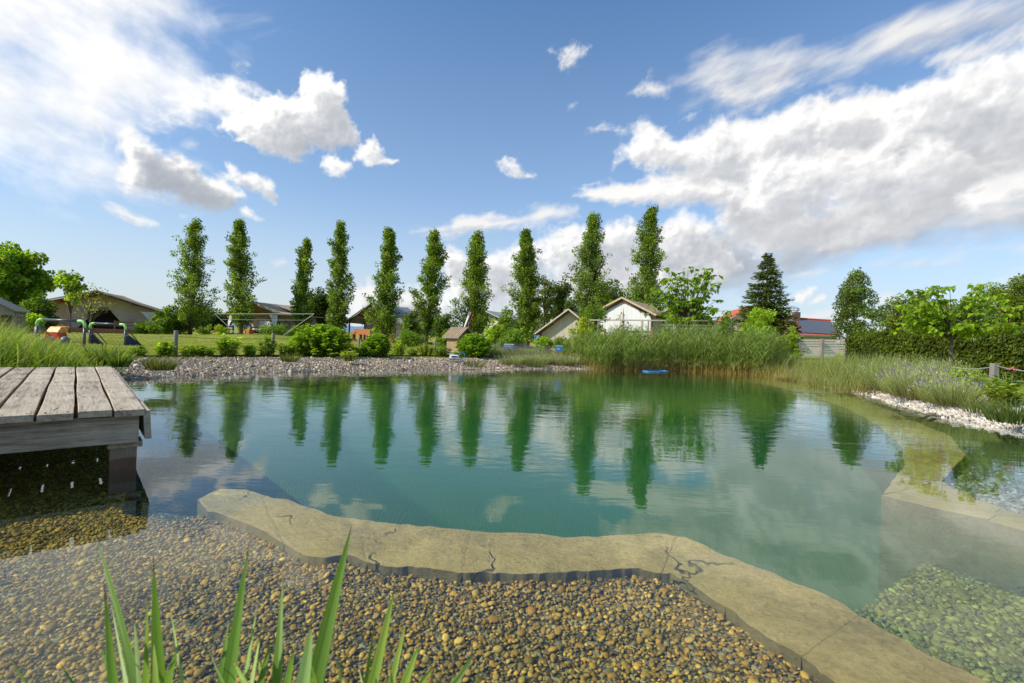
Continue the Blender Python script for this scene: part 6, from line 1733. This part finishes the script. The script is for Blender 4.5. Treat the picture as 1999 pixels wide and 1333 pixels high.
# tipped toy crate and balls
YEL = plain('yellow_plastic', (.88, .36, .02), .35, .06, 4); REDP = plain('red_plastic', (.70, .04, .02), .35, .06, 4)
q = at(104, 668, .2); Yc = q[1]
cr = empty('toy_crate', (gx(107, Yc), Yc, .2), R(-12), 'tipped over red plastic crate with a broad yellow rim in the left toy goal', 'crate')
s_ = Yc / FPX
w_, h_ = 36 * s_, 31 * s_
m2 = MB()
def tub(x, y): return (x, y * .55 - .0, .04 + y * 1.0)
z0_, z1_, z2_ = .06, h_ * .62, h_ * .98
m2.slab([(-w_ * .45, -.05, z0_), (w_ * .5, -.05, z0_), (w_ * .5, -.12, z1_), (-w_ * .30, -.12, z1_)], (0, .25, .02)); m2.build('tub', REDP, cr, bevel=.01)
m2 = MB(); m2.slab([(-w_ * .32, -.13, z1_ + .003), (w_ * .52, -.13, z1_ + .003), (w_ * .50, -.02, z2_), (-w_ * .26, -.02, z2_)], (0, .26, .02)); m2.build('rim', YEL, cr, bevel=.01)
m2 = MB(); m2.slab([(-w_ * .32, -.131, z1_), (-w_ * .24, -.131, z1_), (-w_ * .66, -.06, .03), (-w_ * .72, -.06, .03)], (0, .22, .01)); m2.build('side_rim', YEL, cr, bevel=.008)
def ball(px, py, r, cols, label, pat=None):
    q = at(px, 677, .2); ob_ = deep(px, py, q[1] - .05)
    V0, F0 = ico(4)
    c = np.tile(np.array(cols[0]), (len(V0), 1)).astype(float)
    if pat == 'patch':
        ph_ = rand_dirs(12); d = (V0 @ ph_.T).max(1); c[d > .93] = cols[1]
    elif pat == 'band':
        c[np.abs(V0[:, 0] + .3 * V0[:, 2]) < .3] = cols[1]
    ob = mesh_np('ball', V0 * r, F0, PLASTIC, None, c, True); ob.location = (ob_[0], ob_[1], max(.2 + r, ob_[2])); tag(ob, label, 'ball', 'play balls heaped by the toy crate')
m, nt, p, o = material('ball_skin'); nt.put(p.inputs['Base Color'], nt.new('ShaderNodeAttribute', attribute_name='Col').outputs['Color']); p.inputs['Roughness'].default_value = .4; PLASTIC = m
rng = np.random.default_rng(5)
ball(90, 670, .085, [(.75, .75, .73), (.05, .05, .06)], 'white ball with dark spots at the front of the heap', 'patch')
ball(97, 671, .075, [(.22, .48, .22), (.6, .62, .58)], 'green ball with a pale band in the heap', 'band')
ball(86, 664, .08, [(.18, .28, .24), (.3, .34, .3)], 'dark teal ball at the left of the heap', 'band')
ball(101, 663, .085, [(.42, .43, .38), (.2, .2, .2)], 'grey ball on top of the heap under the crate', 'patch')
ball(112, 667, .08, [(.48, .34, .12), (.3, .2, .1)], 'ochre ball below the middle of the crate', 'band')
ball(127, 664, .10, [(.13, .18, .17), (.25, .3, .28)], 'large dark green ball right of the crate', 'band')
ball(119, 670, .06, [(.25, .22, .40), (.6, .6, .6)], 'small violet ball in front of the crate', 'band')

# ---- shore furniture: notice boards, blocks, pool cleaner, hoses
BLUE = plain('board_blue', (.05, .22, .48), .4, .08, 5); CYAN = plain('cyan_plastic', (.03, .22, .42), .35, .1, 5)
def board(pxl, pxr, t, b, base, label):
    q = at((pxl + pxr) / 2, base, .15); Y = q[1]
    root = empty('notice_board', (q[0], Y, .15), R(6), label, 'sign')
    a, c = np.array(deep(pxl, t, Y)), np.array(deep(pxr, b, Y)); w_ = (c[0] - a[0]) / 2; z0_, z1_ = c[2] - .15, a[2] - .15
    MB().box((-w_, -.012, z0_), (w_, .012, z1_)).build('panel', BLUE, root, bevel=.003)
    MB().box((-w_ * .08, .0125, -.05), (w_ * .08, .04, z1_ * .96)).build('stake', GREYWOOD, root)
    H = z1_ - z0_
    return root, w_, z0_, H
rb, w_, z0_, H = board(983, 1002, 670.5, 684, 697, 'larger blue notice board with small pictograms beside the stone block')
MB().box((-w_ * .96, -.0165, z0_ + H * .86), (w_ * .96, -.0125, z0_ + H * .97)).build('header_strip', WHITEP, rb)
for k, (x, mt) in enumerate(((-.62, REDP), (-.22, WHITEP), (.18, REDP))):
    bdisc = MB().tube([(w_ * x, -.0125, z0_ + H * .60), (w_ * x, -.0165, z0_ + H * .60)], H * .13, 14).build('pictogram', WHITEP if mt is REDP else CYAN, rb)
    MB().tube([(w_ * x, -.0166, z0_ + H * .60), (w_ * x, -.019, z0_ + H * .60)], H * .085, 14).build('pictogram_centre', mt, bdisc)
MB().box((-w_ * .7, -.0165, z0_ + H * .14), (w_ * .5, -.0125, z0_ + H * .34)).build('text_strip', plain('pale_blue', (.25, .5, .7), .5, .1, 4), rb)
rb, w_, z0_, H = board(1083, 1097, 674, 685, 707, 'smaller blue notice board among the purple lavender')
MB().box((-w_ * .96, -.0165, z0_ + H * .86), (w_ * .96, -.0125, z0_ + H * .97)).build('header_strip', WHITEP, rb)
MB().box((-w_ * .5, -.0165, z0_ + H * .2), (w_ * .2, -.0125, z0_ + H * .5)).build('pictogram', plain('pale_cyan', (.3, .55, .7), .5, .1, 4), rb)
def rough_block(name, px, py, w_, d_, h_, mat, label, cat, seed, rz=0):
    q = at(px, py, .16)
    bm = bmesh.new(); bmesh.ops.create_cube(bm, size=1); bmesh.ops.bevel(bm, geom=bm.edges[:], offset=.06, segments=2, affect='EDGES')
    bmesh.ops.subdivide_edges(bm, edges=bm.edges[:], cuts=3, use_grid_fill=True)
    for v in bm.verts:
        n_ = mnoise.fractal(Vector(v.co) * 2.5 + Vector((seed, 0, 0)), 1, 2, 4) * .06
        v.co = Vector((v.co.x * w_ * (1 + n_), v.co.y * d_ * (1 + n_), (v.co.z + .5) * h_ * (1 + n_ * .6)))
    me = bpy.data.meshes.new(name); bm.to_mesh(me); bm.free()
    ob = link(name, me, mat); ob.location = (q[0], q[1], .14); ob.rotation_euler = (0, 0, rz); tag(ob, label, cat)
rough_block('stone_block', 963, 700, .25, .22, .29, plain('sand_stone', (.42, .35, .25), .9, .25, 5, bump=.01), 'upright sandy stone block at the lawn edge left of the notice board', 'stone', 3, .4)
rough_block('stone_block', 881, 696, .20, .16, .20, plain('white_stone', (.62, .58, .50), .9, .15, 5, bump=.01), 'small whitish stone behind the pool cleaner', 'stone', 5, .2)
rough_block('flat_stone', 780, 698, .34, .2, .05, plain('pale_flag', (.60, .56, .48), .9, .15, 5, bump=.01), 'thin pale flagstone lying at the edge of the gravel shore', 'stone', 7, .1)
q = at(886, 713, .06)
pr = empty('pool_cleaner', (q[0], q[1], .06), R(8), 'white and blue pool cleaning robot on a blue tube stand by the waterline', 'pool robot')
s_ = q[1] / FPX
w_ = 9 * s_; zb = 13.5 * s_; zt = 20.5 * s_
bm = bmesh.new(); bmesh.ops.create_cube(bm, size=1); bmesh.ops.bevel(bm, geom=bm.edges[:], offset=.14, segments=3, affect='EDGES')
for v in bm.verts: v.co = Vector((v.co.x * 2 * w_, v.co.y * .24, zb + (v.co.z + .5) * (zt - zb)))
me = bpy.data.meshes.new('shell'); bm.to_mesh(me); bm.free(); sh_ = link('shell', me, WHITEP, pr)
MB().box((-w_ * .55, -.125, zb + (zt - zb) * .35), (w_ * .6, -.1205, zb + (zt - zb) * .72)).build('label_strip', DARKM, sh_)
for x in (-w_ * .9, w_ * 1.5):
    MB().tube([(x, -.1, 0), (x, -.1, zb * .9), (x, .12, zb * .9), (x, .12, 0)], .013, 8).build('stand_leg', CYAN, pr, True)
MB().tube([(-w_ * .9, -.1, .02), (w_ * 1.5, -.1, .02)], .012, 8).build('stand_bar', CYAN, pr); MB().tube([(-w_ * 1.0, -.1, zb * .86), (w_ * 1.6, -.1, zb * .86)], .016, 8).build('stand_bar', CYAN, pr)
mb = MB(); mb.tube([(w_ * 1.5 + .09 * math.sin(a) + .04 * a / 6, -.05 + .02 * math.cos(a * 2), zb * 1.05 + .10 * (1 - math.cos(a)) * .8) for a in np.linspace(0, 6.0, 18)], .010, 6)
mb.build('handle', CYAN, pr, True)
hz_ = [at(995, 704, .10), at(1003, 708, .09), at(1008, 713, .06), at(1012, 716, .03), at(1006, 717.5, .02), at(1001, 720, .01)]
tag(MB().tube(hz_, .012, 8).build('hose', CYAN, None, True), 'short blue hose end lying on the gravel below the notice board', 'hose')
hz_ = []
for k in range(70):
    a = k / 69 * 4.4 * math.pi; px = 1280 + 22 * math.cos(a) * (1 + .12 * math.sin(a * .7)) + 2 * math.sin(k); py = 724.5 + 1.5 * math.sin(a + .3)
    hz_.append(at(px, py, .012))
tag(MB().tube(chaikin(np.array(hz_), 1, False), .018, 8).build('hose', plain('light_blue_hose', (.08, .28, .55), .3, .1, 5), None, True), 'coiled blue hose floating on the water in front of the reeds', 'hose')

# ---- terrace furniture
def planter(px, b, t, wpx, Y, label, mat=ORANGEWOOD):
    X = gx(px, Y); h_ = max(.3, deep(px, t, Y)[2] - .2); w_ = wpx / 2 * Y / FPX
    root = empty('planter_box', (X, Y, .2), R(-20), label, 'planter')
    m2 = MB()
    for k in range(4): m2.box((-w_, -w_, h_ * k / 4 + .004), (w_, w_, h_ * (k + 1) / 4 - .004))
    m2.build('boards', mat, root)
    for x in (-w_, w_):
        for y in (-w_, w_): MB().box((x - .03, y - .03, 0), (x + .03, y + .03, h_ + .02)).build('corner_post', mat, root)
planter(487, 657, 644, 10, 35.6, 'orange timber box standing on the step of the tan tent')
planter(753, 664, 655, 6, 35.2, 'slim orange timber box at the foot of the poplar by the brown tent')
planter(766, 664, 659, 5, 35.0, 'low orange timber box under the right eave of the brown tent')
planter(955, 665, 659, 7, 40, 'small orange timber box before the tent right of the flag')
bt = empty('picnic_bench', (gx(704, 37.2), 37.2, .4), R(-25), 'orange wooden bench on the porch of the brown and grey roofed tent', 'bench')
MB().box((-.8, -.18, .38), (.8, .18, .43)).build('seat', ORANGEWOOD, bt); MB().box((-.8, .14, .43), (.8, .18, .80)).build('backrest', ORANGEWOOD, bt)
for x in (-.7, 0, .7): MB().box((x - .04, -.15, 0), (x + .04, .15, .379)).build('leg', ORANGEWOOD, bt)
hm = empty('lounge_seat', (gx(509, 37.5), 37.5, .55), R(-25), 'pale cushioned lounge seat under the tan tent roof', 'seat')
MB().box((-.7, -.3, .25), (.7, .3, .42)).build('cushion', NETTING, hm, bevel=.04); MB().slab([(-.7, .25, .42), (.7, .25, .42), (.7, .45, .95), (-.7, .45, .95)], (0, .12, .03)).build('backrest', NETTING, hm, bevel=.03)
for x in (-.6, .6): MB().box((x - .03, -.25, 0), (x + .03, .25, .249)).build('leg', DARKM, hm)

# ================================================================== LILY PADS
PAD = None
m, nt, p, o = material('lily_pad'); nz = nt.noise(nt.coord('Object'), 9, 4, .6).outputs[0]; oi = nt.new('ShaderNodeObjectInfo').outputs['Random']
nt.put(p.inputs['Base Color'], nt.ramp(nt.m('ADD', nt.m('MULTIPLY', nz, .4), nt.m('MULTIPLY', oi, .6)), [(.2, (.035, .05, .012)), (.55, (.08, .10, .03)), (.8, (.12, .08, .03)), (.92, (.22, .06, .03))]))
p.inputs['Roughness'].default_value = .3; PAD = m
rng = np.random.default_rng(44)
def pad_mesh(r, seed):
    g = random.Random(seed); mb = MB(); mb.v.append((0, 0, .004)); nn = 22
    for k in range(nn + 1):
        a = .22 + (6.283 - .44) * k / nn; rr = r * (1 + .05 * math.sin(a * 3 + seed)); mb.v.append((rr * math.cos(a), rr * math.sin(a), .006 + .004 * math.sin(a * 2 + seed)))
    for k in range(nn): mb.f.append((0, k + 1, k + 2))
    return mb
for n_, (x0_, x1_, y0_, y1_, lab, grp) in ((13, (1558, 1668, 763, 770, 'dark lily pad in the farther patch, by the lavender bank', 'lily pads of the farther patch')), (20, (1738, 1905, 803, 817, 'dark lily pad in the nearer patch, by the white stones', 'lily pads of the nearer patch'))):
    done = []
    tries = 0
    while len(done) < n_ and tries < 900:
        tries += 1
        t = rng.random(); px = x0_ + (x1_ - x0_) * t; py = y0_ + (y1_ - y0_) * (t * .6 + .4 * rng.random()); q = at(px, py, .006); r = rng.uniform(.06, .12)
        if any(math.hypot(q[0] - d[0], q[1] - d[1]) < r + d[2] for d in done): continue
        done.append((q[0], q[1], r))
        ob = pad_mesh(r, len(done)).build('lily_pad', PAD); ob.location = (q[0], q[1], .005); ob.rotation_euler = (0, 0, rng.uniform(0, 6.28)); tag(ob, lab, 'lily pad', grp)

# ---- coneflower
rng = np.random.default_rng(45)
q = at(1972, 792, .18); Y = q[1]
cf = empty('coneflower', (q[0], Y, .16), 0, 'single pink coneflower with drooping petals on a leafy stem before the hedge', 'flower')
tp_ = np.array(deep(1977, 720, Y)) - np.array([q[0], Y, .16])
st_ = MB(); Cs, Ds, Ns, Ls = [], [], [], []
for k in range(9):
    e_ = tp_ * np.array([1, 1, 1]) if k == 0 else np.array([rng.normal(0, .13), rng.normal(0, .12), tp_[2] * rng.uniform(.5, .92)])
    b_0 = np.array([rng.normal(0, .03), rng.normal(0, .03), 0]); st_.tube([b_0, (b_0 + e_) / 2 + np.array([0, 0, .02]), e_], [.008, .007, .005], 6)
    nl = 22; s = rng.random(nl) * .9; a = rng.uniform(0, 6.28, nl); hd_ = np.stack([np.cos(a), np.sin(a), rng.uniform(-.1, .5, nl)], 1)
    Cs.append(b_0 + (e_ - b_0) * s[:, None]); Ds.append(nrm(hd_)); Ns.append(nrm(np.array([0, 0, 1.0]) - hd_ * .4 + rng.normal(0, .2, (nl, 3)))); Ls.append(rng.uniform(.07, .15, nl))
C, D, N, L = [np.concatenate(v) for v in (Cs, Ds, Ns, Ls)]
st_.build('stems', STEM, cf, True); crown_mesh('foliage', C, D, N, L, L * .3, jitter_col((.10, .17, .025), len(L)), cf)
for hd0, sc_ in ((tp_, 1.0),):
    a = np.arange(14) / 14 * 6.283; H_ = np.stack([np.cos(a), np.sin(a), 0 * a], 1)
    V, F, T = ribbons(hd0 + H_ * .02, H_, np.full(14, .085), np.full(14, .028), np.full(14, .75), np.full(14, 1.35), 4, side=np.stack([-np.sin(a), np.cos(a), 0 * a], 1))
    mesh_np('petals', V, F, STRAWY, cf, np.tile((.78, .24, .42), (len(V), 1)))
    MB().tube([hd0 + np.array([0, 0, z]) for z in (-.008, .006, .02, .032)], [.020, .027, .022, .006], 12).build('cone', plain('rust_cone', (.42, .09, .02), .8, .4, 200, bump=.004), cf, True)

# ================================================================== IRIS LEAVES IN THE FOREGROUND
m, nt, p, o = material('iris_leaf')
c = nt.new('ShaderNodeAttribute', attribute_name='Col').outputs['Color']
st = nt.noise(nt.coord('UV'), 5, 3, .5).outputs[0]
nt.put(p.inputs['Base Color'], c); p.inputs['Roughness'].default_value = .42; p.inputs['Specular IOR Level'].default_value = .35
t = nt.new('ShaderNodeBsdfTranslucent'); nt.put(t.inputs[0], nt.mix(1.0, c, (1.6, 1.5, .5), 'MULTIPLY')); mx = nt.new('ShaderNodeMixShader'); mx.inputs[0].default_value = .45
nt.l.new(p.outputs[0], mx.inputs[1]); nt.l.new(t.outputs[0], mx.inputs[2]); nt.l.new(mx.outputs[0], o.inputs[0]); IRIS = m
def iris_leaf(root, tip, base, Yt, Yb, wpx, col, tipc=(.30, .12, .03), bow=0.0, tw=0.0):
    a = np.array(deep(base[0], base[1], Yb)); b = np.array(deep(tip[0], tip[1], Yt))
    d = b - a; k_ = (a[2] + .11) / max(.05, d[2]); rt = a - d * k_ * np.array([.55, .55, 1.0])
    w0 = wpx * 1.45 * Yb / FPX
    n, mcol = 26, 9
    V, C_ = [], []
    side0 = np.array([1.0, .0, 0]); Ltot = np.linalg.norm(b - rt)
    for i in range(n + 1):
        t_ = i / n
        mid = a * .5 + b * .5
        p_ = rt * (1 - t_) + b * t_
        ctrl = a + (np.array([bow, 0, 0]) * w0 * 6)
        p_ = (1 - t_) ** 2 * rt + 2 * t_ * (1 - t_) * ctrl + t_ ** 2 * b if bow else p_
        ang = tw * (t_ - .4) + .25
        sd_ = np.array([math.cos(ang), math.sin(ang), 0]); nn = np.array([-math.sin(ang), math.cos(ang), .15])
        wk = w0 * (1.0 if t_ < .45 else max(.02, 1 - ((t_ - .45) / .55) ** 1.9))
        for j in range(mcol):
            s = j / (mcol - 1) * 2 - 1
            rib = .0008 * math.cos(s * 14)
            V.append(p_ + sd_ * s * wk / 2 + nn * ((1 - abs(s)) * wk * .16 + rib))
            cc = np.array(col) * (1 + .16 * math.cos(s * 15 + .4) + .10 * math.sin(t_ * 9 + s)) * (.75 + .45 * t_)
            q_ = max(0.0, (t_ - .965) / .035); cc = cc * (1 - q_) + np.array(tipc) * q_
            if abs(s) > .9: cc = cc * .9 + np.array((.25, .22, .03)) * .12
            C_.append(cc.clip(.005, .9))
    F = [(i * mcol + j, i * mcol + j + 1, (i + 1) * mcol + j + 1, (i + 1) * mcol + j) for i in range(n) for j in range(mcol - 1)]
    V = np.array(V) - np.array(root.location)
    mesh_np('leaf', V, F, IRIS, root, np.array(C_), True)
G1, G2, G3, G4 = (.13, .24, .024), (.20, .33, .035), (.28, .39, .055), (.32, .45, .14)
ips = {
 'left': ('clump of blurred upright iris leaves nearest the deck, tips in front of the pebbles', (270, 1333), [
    ((187, 1046), (276, 1340), .86, .70, 17, G1, .05), ((203, 1136), (232, 1340), .66, .60, 24, G2, 0), ((299, 1088), (318, 1340), .74, .68, 29, G1, .0), ((288, 1158), (285, 1340), .80, .72, 17, G2, 0),
    ((331, 1178), (366, 1340), .78, .66, 15, G4, 0), ((262, 1210), (270, 1345), .74, .66, 12, G1, .06), ((345, 1268), (328, 1345), .72, .66, 14, G2, -.08), ((196, 1262), (226, 1345), .68, .62, 12, G1, .05), ((300, 1255), (304, 1345), .70, .66, 12, G3, .04), ((216, 1172), (256, 1340), .84, .70, 13, G4, 0)]),
 'middle': ('tallest clump of iris leaves in the foreground, standing in front of the stone ledge', (520, 1333), [
    ((486, 1058), (432, 1340), .82, .68, 27, G1, .0), ((471, 1167), (452, 1340), .80, .70, 15, G4, 0), ((503, 1176), (470, 1340), .82, .70, 19, G2, 0), ((512, 1218), (484, 1340), .78, .70, 17, G3, 0),
    ((553, 1124), (537, 1340), .86, .72, 25, G1, 0), ((606, 1222), (574, 1340), .74, .68, 27, G4, .12), ((686, 1027), (600, 1340), .92, .74, 26, G1, .03), ((500, 1236), (516, 1340), .80, .74, 12, G3, 0),
    ((404, 1262), (450, 1345), .74, .68, 10, G1, 0), ((446, 1215), (424, 1345), .80, .70, 12, G1, .06), ((530, 1250), (506, 1345), .80, .72, 13, G1, -.05), ((640, 1230), (596, 1345), .86, .74, 11, G2, .08), ((575, 1265), (560, 1345), .76, .70, 14, G2, -.06), ((455, 1290), (480, 1345), .72, .68, 14, G3, .1), ((606, 1285), (626, 1345), .72, .70, 16, G3, 0)]),
 'right': ('loose clump of thin iris leaves over the golden pebbles', (760, 1333), [
    ((771, 1147), (716, 1340), .90, .76, 19, G3, .05), ((734, 1198), (708, 1340), .88, .78, 13, G2, 0), ((757, 1232), (728, 1340), .86, .76, 9, G3, 0), ((818, 1258), (780, 1340), .80, .74, 18, G3, .04), ((925, 1278), (862, 1342), .78, .74, 26, G4, .10), ((793, 1215), (752, 1345), .84, .76, 13, G3, .06), ((846, 1300), (806, 1345), .76, .72, 15, G3, .08),
    ((660, 1270), (668, 1340), .80, .76, 10, G2, 0), ((700, 1300), (712, 1345), .78, .75, 9, G3, 0), ((938, 1290), (930, 1345), .84, .80, 6, G2, 0)]),
 'far': ('few blurred iris leaf tips low at the corner nearest the viewer', (60, 1333), [
    ((20, 1284), (62, 1345), .62, .58, 15, G1, 0), ((118, 1296), (140, 1345), .66, .60, 10, G1, 0)]),
}
for key, (lab, c_, lv) in ips.items():
    rt = at(c_[0], 1440, -.11)
    root = empty('iris_plant', rt, 0, lab, 'iris', 'iris plants in the near shallows')
    for tip, bs, yt, yb_, w_, col, bow in lv:
        iris_leaf(root, tip, bs, yt, yb_, w_, col, bow=bow, tw=random.uniform(-.8, .8))
# a bent iris leaf in the right bank shallows
rt = at(1932, 822, 0); root = empty('iris_plant', rt, 0, 'single bent iris leaf leaning over the water by the white stones', 'iris')
iris_leaf(root, (1911, 792), (1931, 818), rt[1] - .02, rt[1], 4, G2)
